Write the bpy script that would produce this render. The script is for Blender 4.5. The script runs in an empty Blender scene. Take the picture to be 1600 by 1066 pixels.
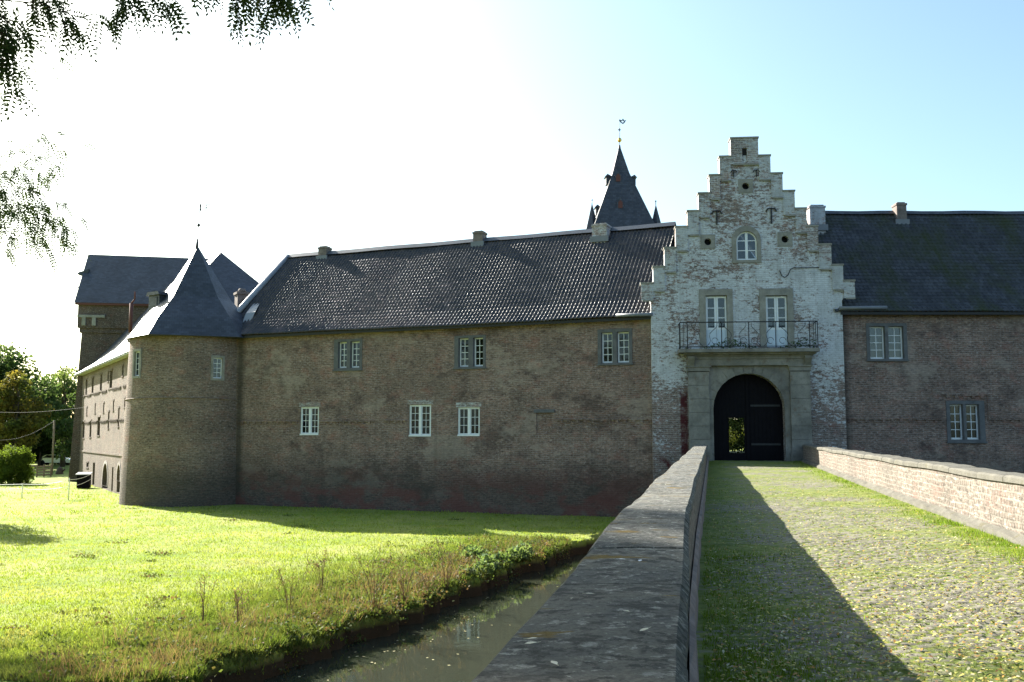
import bpy, bmesh, math, random
import numpy as np
from mathutils import Vector, Matrix
from mathutils.geometry import tessellate_polygon
R = math.radians
rng = np.random.default_rng(7); random.seed(7)
SC = bpy.context.scene; COL = SC.collection

# ------------------------------------------------------------------ camera, light, exposure
EZ = 3.85                                    # eye height above the meadow (z = 0)
FPX = 1500.0; PIT = math.atan(147 / FPX)     # photograph is 1600 x 1066
cam = bpy.data.cameras.new('camera'); camo = bpy.data.objects.new('camera', cam); COL.objects.link(camo)
camo.location = (0, 0, EZ); camo.rotation_euler = (math.pi / 2 + PIT, 0, 0)
cam.sensor_width = 36; cam.lens = FPX * 36 / 1600; cam.clip_start = .05; cam.clip_end = 4000
SC.camera = camo
SUN = Vector((-1.277, 1.32, 1.0)).normalized()      # direction towards the sun
sun = bpy.data.lights.new('sun', 'SUN'); suno = bpy.data.objects.new('sun', sun); COL.objects.link(suno)
sun.energy = 5.0; sun.angle = R(.5); sun.color = (1, .95, .84)
suno.rotation_euler = SUN.to_track_quat('Z', 'Y').to_euler(); suno.location = (-20, 30, 40)
W = bpy.data.worlds.new('World'); SC.world = W; W.use_nodes = True
wn = W.node_tree.nodes; sky = wn.new('ShaderNodeTexSky'); sky.sky_type = 'NISHITA'; sky.sun_disc = False
sky.sun_elevation = math.asin(SUN.z); sky.sun_rotation = math.atan2(SUN.x, SUN.y)
sky.air_density = 1.0; sky.dust_density = 2.2; sky.ozone_density = 1.0; sky.altitude = 50
wb = wn.new('ShaderNodeMix'); wb.data_type = 'RGBA'; wb.blend_type = 'MULTIPLY'; wb.inputs[0].default_value = 1; wb.inputs[7].default_value = (.93, 1.06, 1.03, 1)   # cool white balance
W.node_tree.links.new(sky.outputs[0], wb.inputs[6]); W.node_tree.links.new(wb.outputs[2], wn['Background'].inputs[0]); wn['Background'].inputs[1].default_value = .066
SC.view_settings.view_transform = 'Standard'; SC.view_settings.look = 'None'
SC.view_settings.gamma = 1; SC.view_settings.exposure = 2.05
SC.cycles.max_bounces = 8; SC.cycles.transparent_max_bounces = 16
SC.cycles.caustics_reflective = False; SC.cycles.caustics_refractive = False

# ------------------------------------------------------------------ pixel -> place (measuring the photograph)
def ray(px, py):
    a = (px - 800) / FPX; b = (533 - py) / FPX; c, s = math.cos(PIT), math.sin(PIT)
    return Vector((a, c - b * s, s + b * c))
def at_z(px, py, z):
    d = ray(px, py); t = (z - EZ) / d.z; return Vector((0, 0, EZ)) + d * t
def at_y(px, py, y):
    d = ray(px, py); return Vector((0, 0, EZ)) + d * (y / d.y)
class Frame:                                 # a wall's own frame: x along it, y into the building, z up
    def __init__(s, x, y, ang): s.o = Vector((x, y, 0)); s.a = ang; s.u = Vector((math.cos(ang), math.sin(ang), 0)); s.n = Vector((-math.sin(ang), math.cos(ang), 0))
    def pix(s, px, py, y=0.0):
        d = ray(px, py); e = Vector((0, 0, EZ)); t = ((s.o + s.n * y) - e).dot(s.n) / d.dot(s.n)
        p = e + d * t; return (p - s.o).dot(s.u), p.z
    def rect(s, x0, y0, x1, y1, y=0.0):      # pixel rectangle -> (x0, x1, z0, z1)
        xm, ym = (x0 + x1) / 2, (y0 + y1) / 2
        return s.pix(x0, ym, y)[0], s.pix(x1, ym, y)[0], s.pix(xm, y1, y)[1], s.pix(xm, y0, y)[1]
    def loc(s, p): p = Vector(p) - s.o; return Vector((p.dot(s.u), p.dot(s.n), p.z))

# ------------------------------------------------------------------ object helpers
def tag(o, label=None, cat=None, group=None, kind=None):
    if label: o['label'] = label
    if cat: o['category'] = cat
    if group: o['group'] = group
    if kind: o['kind'] = kind
    return o
def thing(name, label, cat, loc=(0, 0, 0), rz=0, group=None):
    o = bpy.data.objects.new(name, None); COL.objects.link(o); o.location = loc; o.rotation_euler = (0, 0, rz); o.empty_display_size = .3
    return tag(o, label, cat, group)
def link(name, me, mat, parent=None, loc=None):
    if mat is not None:
        for m in (mat if isinstance(mat, (list, tuple)) else [mat]): me.materials.append(m)
    o = bpy.data.objects.new(name, me); COL.objects.link(o)
    if parent is not None: o.parent = parent
    if loc is not None: o.location = loc
    return o
def np_mesh(name, v, f, smooth=False):       # v (n,3); f (m,k) all faces with k corners
    me = bpy.data.meshes.new(name); v = np.asarray(v, np.float32); f = np.asarray(f, np.int32)
    me.vertices.add(len(v)); me.vertices.foreach_set('co', v.ravel())
    m, k = f.shape; me.loops.add(m * k); me.loops.foreach_set('vertex_index', f.ravel())
    me.polygons.add(m); me.polygons.foreach_set('loop_start', np.arange(0, m * k, k, dtype=np.int32))
    me.polygons.foreach_set('loop_total', np.full(m, k, np.int32))
    if smooth: me.polygons.foreach_set('use_smooth', np.ones(m, bool))
    me.update(); me.validate(); return me
def vcol(me, name, arr):                     # float per vertex
    a = me.attributes.new(name, 'FLOAT', 'POINT'); a.data.foreach_set('value', np.asarray(arr, np.float32))
class MB:
    def __init__(s): s.v = []; s.f = []; s.uv = {}; s.m = []; s.mi = 0; s.sm = []
    def face(s, pts, uv=None, smooth=False):
        i = len(s.v); s.v += [tuple(p) for p in pts]; s.f.append(list(range(i, i + len(pts)))); s.m.append(s.mi); s.sm.append(smooth)
        if uv: s.uv[len(s.f) - 1] = uv
    def box(s, x0, x1, y0, y1, z0, z1, tx=0.0, ty=0.0):      # tx, ty: how much the top is inset
        a = [(x0, y0, z0), (x1, y0, z0), (x1, y1, z0), (x0, y1, z0), (x0 + tx, y0 + ty, z1), (x1 - tx, y0 + ty, z1), (x1 - tx, y1 - ty, z1), (x0 + tx, y1 - ty, z1)]
        for q in ((0, 3, 2, 1), (4, 5, 6, 7), (0, 1, 5, 4), (1, 2, 6, 5), (2, 3, 7, 6), (3, 0, 4, 7)): s.face([a[i] for i in q])
        return s
    def prism(s, poly, y0, y1, holes=()):    # polygon in x,z extruded along y, with holes
        loops = [list(poly)] + [list(h) for h in holes]
        flat = [p for l in loops for p in l]
        for t in tessellate_polygon([[Vector((p[0], p[1], 0)) for p in l] for l in loops]):
            a, b, c = (flat[i] for i in t)
            if (b[0] - a[0]) * (c[1] - a[1]) - (b[1] - a[1]) * (c[0] - a[0]) < 0: b, c = c, b
            s.face([(a[0], y0, a[1]), (b[0], y0, b[1]), (c[0], y0, c[1])]); s.face([(c[0], y1, c[1]), (b[0], y1, b[1]), (a[0], y1, a[1])])
        for l in loops:
            for i in range(len(l)):
                p, q = l[i], l[(i + 1) % len(l)]; s.face([(p[0], y0, p[1]), (p[0], y1, p[1]), (q[0], y1, q[1]), (q[0], y0, q[1])])
        return s
    def tube(s, pts, r, n=6, caps=True):
        pts = [Vector(p) for p in pts]; rr = r if isinstance(r, (list, tuple)) else [r] * len(pts); rings = []
        for i, p in enumerate(pts):
            d = (pts[min(i + 1, len(pts) - 1)] - pts[max(i - 1, 0)]).normalized(); a = d.orthogonal().normalized() if abs(d.z) > .9 else d.cross(Vector((0, 0, 1))).normalized(); b = d.cross(a)
            rings.append([p + (a * math.cos(2 * math.pi * k / n) + b * math.sin(2 * math.pi * k / n)) * rr[i] for k in range(n)])
        for i in range(len(pts) - 1):
            for k in range(n): s.face([rings[i][k], rings[i + 1][k], rings[i + 1][(k + 1) % n], rings[i][(k + 1) % n]], smooth=n > 4)
        if caps: s.face(rings[0]); s.face(rings[-1][::-1])
        return s
    def ball(s, c, r, n=10, m=6, sz=1.0):
        P = lambda i, j: (c[0] + r * math.sin(math.pi * i / m) * math.cos(2 * math.pi * j / n), c[1] + r * math.sin(math.pi * i / m) * math.sin(2 * math.pi * j / n), c[2] + r * sz * math.cos(math.pi * i / m))
        for i in range(m):
            for j in range(n):
                q = [P(i, j), P(i + 1, j), P(i + 1, j + 1), P(i, j + 1)]
                if i == 0: q.pop(3)
                if i == m - 1: q = q[:1] + q[1:2] + q[3:]
                s.face(q, smooth=True)
        return s
    def build(s, name, mat, parent=None, loc=None):
        me = bpy.data.meshes.new(name); me.from_pydata(s.v, [], s.f); uvl = me.uv_layers.new(name='uv')
        buf = np.zeros((len(me.loops), 2), np.float32); vs = s.v
        for p in me.polygons:
            u = s.uv.get(p.index)
            if u is not None:
                for k, li in enumerate(p.loop_indices): buf[li] = u[k]
            else:
                n = p.normal
                for li in p.loop_indices:
                    x, y, z = vs[me.loops[li].vertex_index]
                    if abs(n.z) > .72: buf[li] = (x, y)
                    elif abs(n.x) > abs(n.y): buf[li] = (y, z * (1 + abs(n.z)))
                    else: buf[li] = (x, z * (1 + .45 * abs(n.z)))
        uvl.data.foreach_set('uv', buf.ravel())
        me.polygons.foreach_set('material_index', s.m); me.polygons.foreach_set('use_smooth', s.sm)
        if any(s.sm): 
            bm = bmesh.new(); bm.from_mesh(me); bmesh.ops.remove_doubles(bm, verts=bm.verts, dist=1e-5); bm.to_mesh(me); bm.free()
        me.update(); return link(name, me, mat, parent, loc)

# ------------------------------------------------------------------ materials
class Mat:
    def __init__(s, name):
        s.m = bpy.data.materials.new(name); s.m.use_nodes = True; s.t = s.m.node_tree; s.b = s.t.nodes['Principled BSDF']; s.out = s.t.nodes['Material Output']
        s.tc = s.t.nodes.new('ShaderNodeTexCoord')
    def L(s, a, b): s.t.links.new(a, b)
    def put(s, sock, v):
        if hasattr(v, 'is_output') or isinstance(v, bpy.types.NodeSocket): s.L(v, sock)
        elif isinstance(v, (tuple, list)): sock.default_value = tuple(v) + ((1,) if len(v) == 3 and len(sock.default_value) == 4 else ())
        else: sock.default_value = v
    def noise(s, vec, scale, detail=4, rough=.6, out=0):
        n = s.t.nodes.new('ShaderNodeTexNoise'); n.inputs['Scale'].default_value = scale; n.inputs['Detail'].default_value = detail; n.inputs['Roughness'].default_value = rough
        if vec is not None: s.L(vec, n.inputs['Vector'])
        return n.outputs[out]
    def scale(s, vec, sc, loc=(0, 0, 0)):
        n = s.t.nodes.new('ShaderNodeMapping'); n.inputs['Scale'].default_value = sc; n.inputs['Location'].default_value = loc; s.L(vec, n.inputs['Vector']); return n.outputs[0]
    def ramp(s, f, *stops):
        n = s.t.nodes.new('ShaderNodeValToRGB'); e = n.color_ramp.elements
        while len(e) < len(stops): e.new(.5)
        for i, (p, c) in enumerate(stops): e[i].position = p; e[i].color = (c, c, c, 1) if not isinstance(c, tuple) else c + (1,)
        s.L(f, n.inputs[0]); return n.outputs[0]
    def mix(s, f, a, b, mode='MIX'):
        n = s.t.nodes.new('ShaderNodeMix'); n.data_type = 'RGBA'; n.blend_type = mode
        s.put(n.inputs[0], f); s.put(n.inputs[6], a); s.put(n.inputs[7], b); return n.outputs[2]
    def math(s, op, a, b=0.0, clamp=False):
        n = s.t.nodes.new('ShaderNodeMath'); n.operation = op; n.use_clamp = clamp; s.put(n.inputs[0], a); s.put(n.inputs[1], b); return n.outputs[0]
    def sep(s, vec):
        n = s.t.nodes.new('ShaderNodeSeparateXYZ'); s.L(vec, n.inputs[0]); return n.outputs
    def attr(s, name):
        n = s.t.nodes.new('ShaderNodeAttribute'); n.attribute_name = name; return n.outputs['Fac']
    def bump(s, h, strength=.5, dist=.02):
        n = s.t.nodes.new('ShaderNodeBump'); n.inputs['Strength'].default_value = strength; n.inputs['Distance'].default_value = dist; s.L(h, n.inputs['Height']); s.L(n.outputs[0], s.b.inputs['Normal']); return n.outputs[0]
    def base(s, c, rough=.9, spec=.3):
        s.put(s.b.inputs['Base Color'], c); s.put(s.b.inputs['Roughness'], rough); s.b.inputs['Specular IOR Level'].default_value = spec; return s.m
    @property
    def uv(s): return s.tc.outputs['UV']
    @property
    def ob(s): return s.tc.outputs['Object']

def brick(name, c1, c2, mortar, lime=.35, red=0.0, paint=None, off=0.0, dark=.6, bw=.28, bh=.092, ms=.016):
    k = Mat(name); uv = k.uv
    d = k.t.nodes.new('ShaderNodeVectorMath'); d.operation = 'MULTIPLY_ADD'; k.L(k.noise(uv, 2.5, 3, .6, 1), d.inputs[0]); d.inputs[1].default_value = (.09, .07, 0); k.L(uv, d.inputs[2])
    b = k.t.nodes.new('ShaderNodeTexBrick'); k.L(d.outputs[0], b.inputs['Vector'])
    b.inputs['Scale'].default_value = 1; b.inputs['Brick Width'].default_value = bw; b.inputs['Row Height'].default_value = bh
    b.inputs['Mortar Size'].default_value = ms; b.inputs['Mortar Smooth'].default_value = .4; b.inputs['Bias'].default_value = -.1
    k.put(b.inputs['Color1'], c1); k.put(b.inputs['Color2'], c2); k.put(b.inputs['Mortar'], mortar)
    col = b.outputs['Color']
    # patches of differently fired and weathered brick
    col = k.mix(.85, col, k.ramp(k.noise(uv, .55, 6, .7), (.28, .62), (.5, 1.0), (.72, 1.45)), 'MULTIPLY')
    col = k.mix(.7, col, k.ramp(k.noise(k.scale(uv, (1, 2.6, 1)), 5.5, 4, .75), (.34, .38), (.52, 1.0), (.72, 1.6)), 'MULTIPLY')
    hue = k.noise(k.scale(uv, (1, 1.5, 1)), 1.15, 6, .72, 1)     # reddish, olive and grey firings side by side
    hx = k.sep(hue)
    col = k.mix(k.math('MULTIPLY', k.ramp(hx[0], (.52, 0.0), (.66, 1.0)), .55), col, tuple(c * f for c, f in zip(c1, (1.12, .74, .72))))
    col = k.mix(k.math('MULTIPLY', k.ramp(hx[1], (.5, 0.0), (.66, 1.0)), .6), col, tuple(c * f for c, f in zip(c1, (.68, .74, .78))))
    sp = k.noise(k.scale(uv, (1, 1.9, 1)), 6.5, 5, .85)
    col = k.mix(k.ramp(sp, (.57, 0.0), (.65, .85)), col, (.46, .42, .40)); col = k.mix(k.ramp(sp, (.36, .9), (.46, 0.0)), col, (.035, .028, .026))
    # lime bloom, thin and stretched along the courses
    lim = k.math('MULTIPLY', k.ramp(k.noise(k.scale(uv, (1, 3.2, 1)), 4.2, 6, .75), (.56, 0.0), (.7, 1.0)), k.ramp(k.noise(uv, .33, 3, .6), (.42, .12), (.62, 1.0)))
    col = k.mix(k.math('MULTIPLY', lim, lime), col, (.5, .46, .43))
    z = k.sep(k.ob)[2]
    if red:                                   # areas rebuilt in paler brick and areas of dark sooty brick
        col = k.mix(k.math('MULTIPLY', k.ramp(k.noise(k.scale(uv, (.7, 1.2, 1), (11, 4, 0)), .42, 5, .72), (.55, 0.0), (.6, 1.0)), .45), col, (.36, .30, .25))
        col = k.mix(k.math('MULTIPLY', k.ramp(k.noise(k.scale(uv, (.8, 1.1, 1), (2, 9, 0)), .5, 5, .75), (.53, 0.0), (.62, 1.0)), .6), col, (.07, .05, .045))
        col = k.mix(k.math('MULTIPLY', k.ramp(k.noise(k.scale(uv, (3.2, .16, 1), (5, 0, 0)), .8, 5, .7), (.58, 0.0), (.74, 1.0)), .4), col, (.07, .06, .05))   # drip streaks
        xz = k.sep(k.ob); fx = k.ramp(k.math('ABSOLUTE', k.math('SUBTRACT', xz[0], .12)), (.08, 1.0), (.4, 0.0)); fz = k.ramp(k.math('ABSOLUTE', k.math('SUBTRACT', xz[2], 5.4)), (1.2, 1.0), (2.4, 0.0))
        col = k.mix(k.math('MULTIPLY', k.math('MULTIPLY', fx, fz), .75), col, (.04, .036, .03))     # damp corner where a downpipe has leaked
    # damp stain, wavering upper edge
    h = k.math('ADD', k.math('MULTIPLY', z, .2), k.math('MULTIPLY', k.noise(uv, .35, 5, .65), .55))
    col = k.mix(k.math('MULTIPLY', k.ramp(h, (.55, 1.0), (.9, 0.0)), dark), col, (.045, .042, .036))
    if red:                                   # red algae near the foot of the wall
        f = k.math('MULTIPLY', k.ramp(k.noise(k.scale(uv, (1, 1.8, 1), (3, 0, 0)), .5, 5, .65), (.47, 0.0), (.56, 1.0)), k.ramp(k.math('MULTIPLY', z, .25), (.2, 1.0), (.6, 0.0)))
        col = k.mix(k.math('MULTIPLY', f, red), col, (.15, .055, .048))
    hgt = b.outputs['Fac']
    if paint:
        zz = k.math('MULTIPLY', k.math('SUBTRACT', z, 4.0), 1 / 9.0, True)          # worn away towards the foot
        cov = k.math('ADD', off, k.math('ADD', k.ramp(zz, (0, .28), (.2, .40), (.34, .58), (.6, .565), (.8, .55), (1, .5)), k.math('MULTIPLY', k.math('SUBTRACT', k.noise(k.scale(uv, (1, 2.4, 1)), 2.6, 8, .8), .5), 1.8)))
        cov = k.math('ADD', cov, k.math('ADD', k.math('MULTIPLY', k.math('SUBTRACT', k.noise(uv, .42, 5, .65), .5), 1.3), k.math('MULTIPLY', k.math('SUBTRACT', k.noise(k.scale(uv, (1, 1.7, 1)), 7, 5, .8), .5), 1.2)))
        f = k.ramp(cov, (.44, 0.0), (.56, 1.0))
        f = k.math('MULTIPLY', f, k.math('SUBTRACT', 1.0, k.math('MULTIPLY', b.outputs['Fac'], .35)))
        pc = k.mix(k.ramp(k.noise(k.scale(uv, (2.2, .35, 1)), 1.1, 6, .75), (.5, 0.0), (.75, .55)), k.mix(k.ramp(k.noise(uv, 1.7, 6, .7), (.35, 0.0), (.7, 1.0)), paint, tuple(c * .68 for c in paint)), (.2, .18, .16))
        col = k.mix(f, col, pc)
        x = k.sep(k.ob)[0]                    # red algae strip left of the portal
        fx = k.ramp(k.math('ABSOLUTE', k.math('SUBTRACT', x, k.math('ADD', 1.36, k.math('MULTIPLY', k.noise(uv, 1.6, 4, .6), .16)))), (.13, 1.0), (.2, 0.0))
        fz = k.ramp(k.math('MULTIPLY', z, .1), (.3, 1.0), (.56, 1.0), (.64, 0.0))
        col = k.mix(k.math('MULTIPLY', k.math('MULTIPLY', fx, fz), k.ramp(k.noise(uv, 2.4, 5, .7), (.3, .2), (.55, .95))), col, (.07, .012, .016))
        fq = k.math('MULTIPLY', k.ramp(k.math('ABSOLUTE', k.math('SUBTRACT', x, k.math('SUBTRACT', 3.15, z))), (.1, 1.0), (.3, 0.0)), k.ramp(k.math('MULTIPLY', z, .2), (.52, 1.0), (.6, 0.0)))
        col = k.mix(k.math('MULTIPLY', fq, k.ramp(k.noise(uv, 3.2, 4, .6), (.4, 0.0), (.55, .9))), col, (.09, .015, .018))
    k.bump(k.math('SUBTRACT', k.math('MULTIPLY', k.noise(uv, 14, 5, .7), .9), k.math('MULTIPLY', hgt, .7)), .55, .025)
    return k.base(col, .92, .2)
def stone(name, c, var=.35, sc=2.0, rough=.9, lichen=None, bumpd=.01):
    k = Mat(name); p = k.ob
    col = k.mix(k.ramp(k.noise(p, sc, 7, .7), (.32, 0.0), (.7, 1.0)), tuple(x * (1 - var) for x in c), tuple(x * (1 + var) for x in c))
    col = k.mix(k.ramp(k.noise(p, sc * 6, 5, .8), (.5, 0.0), (.75, .6)), col, tuple(x * .45 for x in c))
    if lichen: col = k.mix(k.ramp(k.noise(p, sc * 1.7, 5, .7), (.58, 0.0), (.68, .8)), col, lichen)
    k.bump(k.noise(p, sc * 12, 6, .75), .5, bumpd); return k.base(col, rough, .25)
def flat(name, c, rough=.6, metal=0.0, var=.12, sc=6.0, spec=.4):
    k = Mat(name); col = k.mix(k.noise(k.ob, sc, 4, .65), tuple(x * (1 - var) for x in c), tuple(min(1, x * (1 + var)) for x in c))
    k.b.inputs['Metallic'].default_value = metal; return k.base(col, rough, spec)
def slate(name, c, rough=.5, rw=.26, rh=.17, moss=0.0, spec=.4, local=False):
    k = Mat(name); uv = k.uv
    if local:
        xyz = k.sep(k.ob); cb = k.t.nodes.new('ShaderNodeCombineXYZ'); k.L(xyz[0], cb.inputs[0]); k.L(k.math('MULTIPLY', xyz[2], 1.4), cb.inputs[1]); uv = cb.outputs[0]
    d = k.t.nodes.new('ShaderNodeVectorMath'); d.operation = 'MULTIPLY_ADD'; k.L(k.noise(uv, 1.8, 3, .6, 1), d.inputs[0]); d.inputs[1].default_value = (.06, .06, 0); k.L(uv, d.inputs[2])
    b = k.t.nodes.new('ShaderNodeTexBrick'); k.L(d.outputs[0], b.inputs['Vector']); b.inputs['Scale'].default_value = 1; b.inputs['Brick Width'].default_value = rw; b.inputs['Row Height'].default_value = rh
    b.inputs['Mortar Size'].default_value = .012; b.inputs['Mortar Smooth'].default_value = .8
    k.put(b.inputs['Color1'], tuple(x * .75 for x in c)); k.put(b.inputs['Color2'], tuple(x * 1.3 for x in c)); k.put(b.inputs['Mortar'], tuple(x * .4 for x in c))
    col = k.mix(.8, b.outputs['Color'], k.ramp(k.noise(uv, .6, 6, .7), (.3, .6), (.7, 1.4)), 'MULTIPLY')
    if moss: col = k.mix(k.math('MULTIPLY', k.ramp(k.noise(k.scale(uv, (1, .45, 1)), .55, 6, .7), (.46, 0.0), (.66, 1.0)), moss), col, (.035, .045, .014)); col = k.mix(k.ramp(k.noise(uv, 3.2, 5, .8), (.6, 0.0), (.7, .5)), col, (.12, .10, .09))
    k.bump(k.math('SUBTRACT', k.noise(uv, 6, 4, .6), b.outputs['Fac']), .5, .02); return k.base(col, rough, spec)
def leaf(name, c, c2, trans=.5, sc=.5, dead=None):
    k = Mat(name); p = k.t.nodes.new('ShaderNodeNewGeometry').outputs['Position']
    g = k.t.nodes.new('ShaderNodeNewGeometry').outputs['Random Per Island']
    col = k.mix(k.ramp(k.noise(p, sc, 3, .6), (.35, 0.0), (.65, 1.0)), c, c2)
    col = k.mix(.8, col, k.ramp(g, (0.0, .55), (1.0, 1.45)), 'MULTIPLY')
    if dead: col = k.mix(k.ramp(k.noise(p, sc * 1.3, 4, .65), (dead[1], 0.0), (dead[1] + .12, 1.0)), col, dead[0])
    k.base(col, .7, .1)
    t = k.t.nodes.new('ShaderNodeBsdfTranslucent'); k.L(k.mix(1.0, col, (1.25, 1.2, .6), 'MULTIPLY'), t.inputs[0])
    ms = k.t.nodes.new('ShaderNodeMixShader'); ms.inputs[0].default_value = trans; k.L(k.b.outputs[0], ms.inputs[1]); k.L(t.outputs[0], ms.inputs[2]); k.L(ms.outputs[0], k.out.inputs[0])
    return k.m
def glass_mat():
    k = Mat('window_glass'); t = k.t.nodes.new('ShaderNodeBsdfTransparent'); t.inputs[0].default_value = (.4, .45, .5, 1)
    g = k.t.nodes.new('ShaderNodeBsdfGlossy'); g.inputs['Roughness'].default_value = .03; g.inputs[0].default_value = (.9, .95, 1, 1)
    n = k.t.nodes.new('ShaderNodeBump'); n.inputs['Strength'].default_value = .04; n.inputs['Distance'].default_value = .006; k.L(k.noise(k.ob, 1.5, 1), n.inputs['Height']); k.L(n.outputs[0], g.inputs['Normal'])
    lw = k.t.nodes.new('ShaderNodeFresnel'); lw.inputs[0].default_value = 1.5
    ms = k.t.nodes.new('ShaderNodeMixShader'); k.L(k.math('ADD', k.math('MULTIPLY', lw.outputs[0], .8), .02, True), ms.inputs[0]); k.L(t.outputs[0], ms.inputs[1]); k.L(g.outputs[0], ms.inputs[2]); k.L(ms.outputs[0], k.out.inputs[0])
    return k.m

M = {}
M['brick'] = brick('old_brown_brick', (.275, .182, .142), (.15, .10, .082), (.26, .215, .19), lime=.85, red=.6, dark=.62)
M['brick_tower'] = brick('tower_brown_brick', (.24, .165, .124), (.13, .093, .072), (.22, .185, .155), lime=.5, dark=.6)
M['brick_range'] = brick('sunlit_range_brick', (.2, .143, .112), (.135, .097, .078), (.22, .19, .165), lime=.3, dark=.2)
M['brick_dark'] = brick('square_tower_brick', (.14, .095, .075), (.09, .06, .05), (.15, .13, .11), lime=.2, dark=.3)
M['wash'] = brick('flaking_whitewash_on_brick', (.25, .18, .15), (.16, .115, .10), (.30, .27, .25), lime=.7, dark=.0, paint=(.66, .68, .71), off=.02)
M['gable_brick'] = brick('limewashed_step_brick', (.30, .24, .22), (.2, .16, .145), (.46, .44, .42), lime=.9, dark=.0, paint=(.55, .57, .59), off=.03)
M['parapet'] = brick('parapet_brick', (.165, .136, .112), (.115, .095, .08), (.215, .19, .16), lime=.4, dark=.1, bw=.125, bh=.105, ms=.018)
M['chimney'] = stone('chimney_render', (.2, .165, .15), .4, 3)
M['stone'] = stone('grey_sandstone', (.27, .255, .225), .3, 1.6)
M['portal'] = stone('weathered_portal_stone', (.22, .205, .182), .42, 1.1, lichen=(.16, .115, .08))
M['frame_stone'] = stone('blue_grey_window_stone', (.13, .13, .135), .25, 2.5)
M['coping'] = stone('parapet_coping_stone', (.115, .108, .09), .3, 2.2, lichen=(.09, .08, .045), bumpd=.02)
k = Mat('dark_lumpy_coping'); q_ = k.scale(k.ob, (1, 1, 1)); c = k.mix(k.ramp(k.noise(k.ob, 1.3, 5, .7), (.35, 0.0), (.65, 1.0)), (.10, .106, .105), (.195, .185, .155)); c = k.mix(k.ramp(k.noise(q_, 15, 4, .7), (.565, 0.0), (.595, .85)), c, (.34, .34, .31)); c = k.mix(k.ramp(k.noise(q_, 10, 5, .75), (.43, .85), (.48, 0.0)), c, (.05, .052, .048)); c = k.mix(k.ramp(k.noise(k.scale(k.ob, (1, 2.5, 1), (3, 1, 0)), 1.7, 4, .6), (.62, 0.0), (.65, .9)), c, (.19, .125, .02)); c = k.mix(.6, c, k.ramp(k.noise(k.ob, 45, 4, .8), (.35, .4), (.65, 1.5)), 'MULTIPLY'); k.bump(k.noise(q_, 16, 8, .85), 1.0, .035); M['coping_dark'] = k.base(c, .9, .2)
M['white'] = flat('white_window_paint', (.74, .76, .78), .45)
M['doorpaint'] = flat('pale_blue_door_paint', (.58, .66, .74), .5)
M['gatewood'] = flat('black_gate_planks', (.007, .006, .008), .85, var=.4, sc=3, spec=.12)
M['iron'] = flat('dark_wrought_iron', (.02, .02, .022), .6, var=.3)
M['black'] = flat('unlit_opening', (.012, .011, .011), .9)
M['lead'] = flat('grey_lead_flashing', (.17, .18, .2), .5, 0, .3, 2)
M['sun_tone_lead'] = flat('lead_toned_as_sunlit', (.28, .29, .31), .45, 0, .25, 2)  # lighter copy of the lead, sunlit white put into its colour
M['ridge'] = flat('ridge_lead_toned_as_shaded', (.075, .085, .105), .5, 0, .25, 2)  # darker copy of the lead, shade on the ridge front put into its colour
M['gold'] = flat('gilded_ball', (.75, .5, .15), .35, .9)
M['slate'] = slate('blue_black_slate', (.05, .055, .068), .5)
M['slate_tower'] = slate('tower_slate', (.045, .05, .065), .47, spec=.45)
M['tile_right'] = slate('dark_mossy_plain_tiles', (.05, .054, .068), .6, .22, .26, moss=.9, spec=.3, local=True)
M['redwood'] = flat('red_brown_hatch', (.13, .05, .04), .8)
M['glass'] = glass_mat()
M['curtain'] = flat('white_net_curtain', (.7, .72, .75), .9)
M['wood'] = flat('grey_fence_wood', (.2, .16, .12), .9, var=.35)
M['bark'] = stone('tree_bark', (.09, .07, .05), .4, 4)
M['plaster_dark'] = flat('dark_passage_plaster', (.12, .11, .1), .95)
k = Mat('engobed_pantiles'); g = k.attr('tile')
c = k.mix(g, (.014, .014, .02), (.05, .04, .042)); c = k.mix(k.ramp(k.noise(k.ob, .9, 6, .7), (.5, 0.0), (.72, .6)), c, (.13, .10, .10))
M['pantile'] = k.base(c, k.math('ADD', k.math('MULTIPLY', g, .12), k.math('ADD', .33, k.math('MULTIPLY', k.noise(k.ob, .7, 4, .7), .22))), .55)

# ------------------------------------------------------------------ the lie of the land
EDGE = np.array([(-16.0, -14.0)] + [tuple(at_z(px, py, -.5)[:2]) for px, py in ((430, 1066), (450, 1054), (490, 1038), (584, 1007), (612, 997), (680, 963), (737, 935), (781, 919), (803, 907), (866, 885), (897, 875))] + [(4.2, 38.5), (9, 41.2), (22, 42.2), (90, 42.6)])
def edge_dist(x, y):                         # > 0 on the water's side of the bank
    x = np.asarray(x, float); y = np.asarray(y, float); best = np.full(x.shape, 1e9); sg = np.ones(x.shape)
    for a, b in zip(EDGE[:-1], EDGE[1:]):
        d = b - a; t = np.clip(((x - a[0]) * d[0] + (y - a[1]) * d[1]) / d.dot(d), 0, 1)
        q = np.hypot(x - a[0] - t * d[0], y - a[1] - t * d[1]); cr = d[0] * (y - a[1]) - d[1] * (x - a[0])
        m = q < best; best = np.where(m, q, best); sg = np.where(m, np.where(cr < 0, 1, -1), sg)
    return best * sg
_ph = rng.uniform(0, 6.28, (14, 2)); _fr = rng.uniform(-1, 1, (14, 2))
def wob(x, y, f):                            # cheap smooth noise, about -1..1
    s = 0
    for i in range(14):
        k = (1 + i * .35) * f; s = s + np.sin(k * (_fr[i, 0] * x + _fr[i, 1] * y) * 2 + _ph[i, 0]) / (1 + i * .28)
    return s / 4.2
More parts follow.
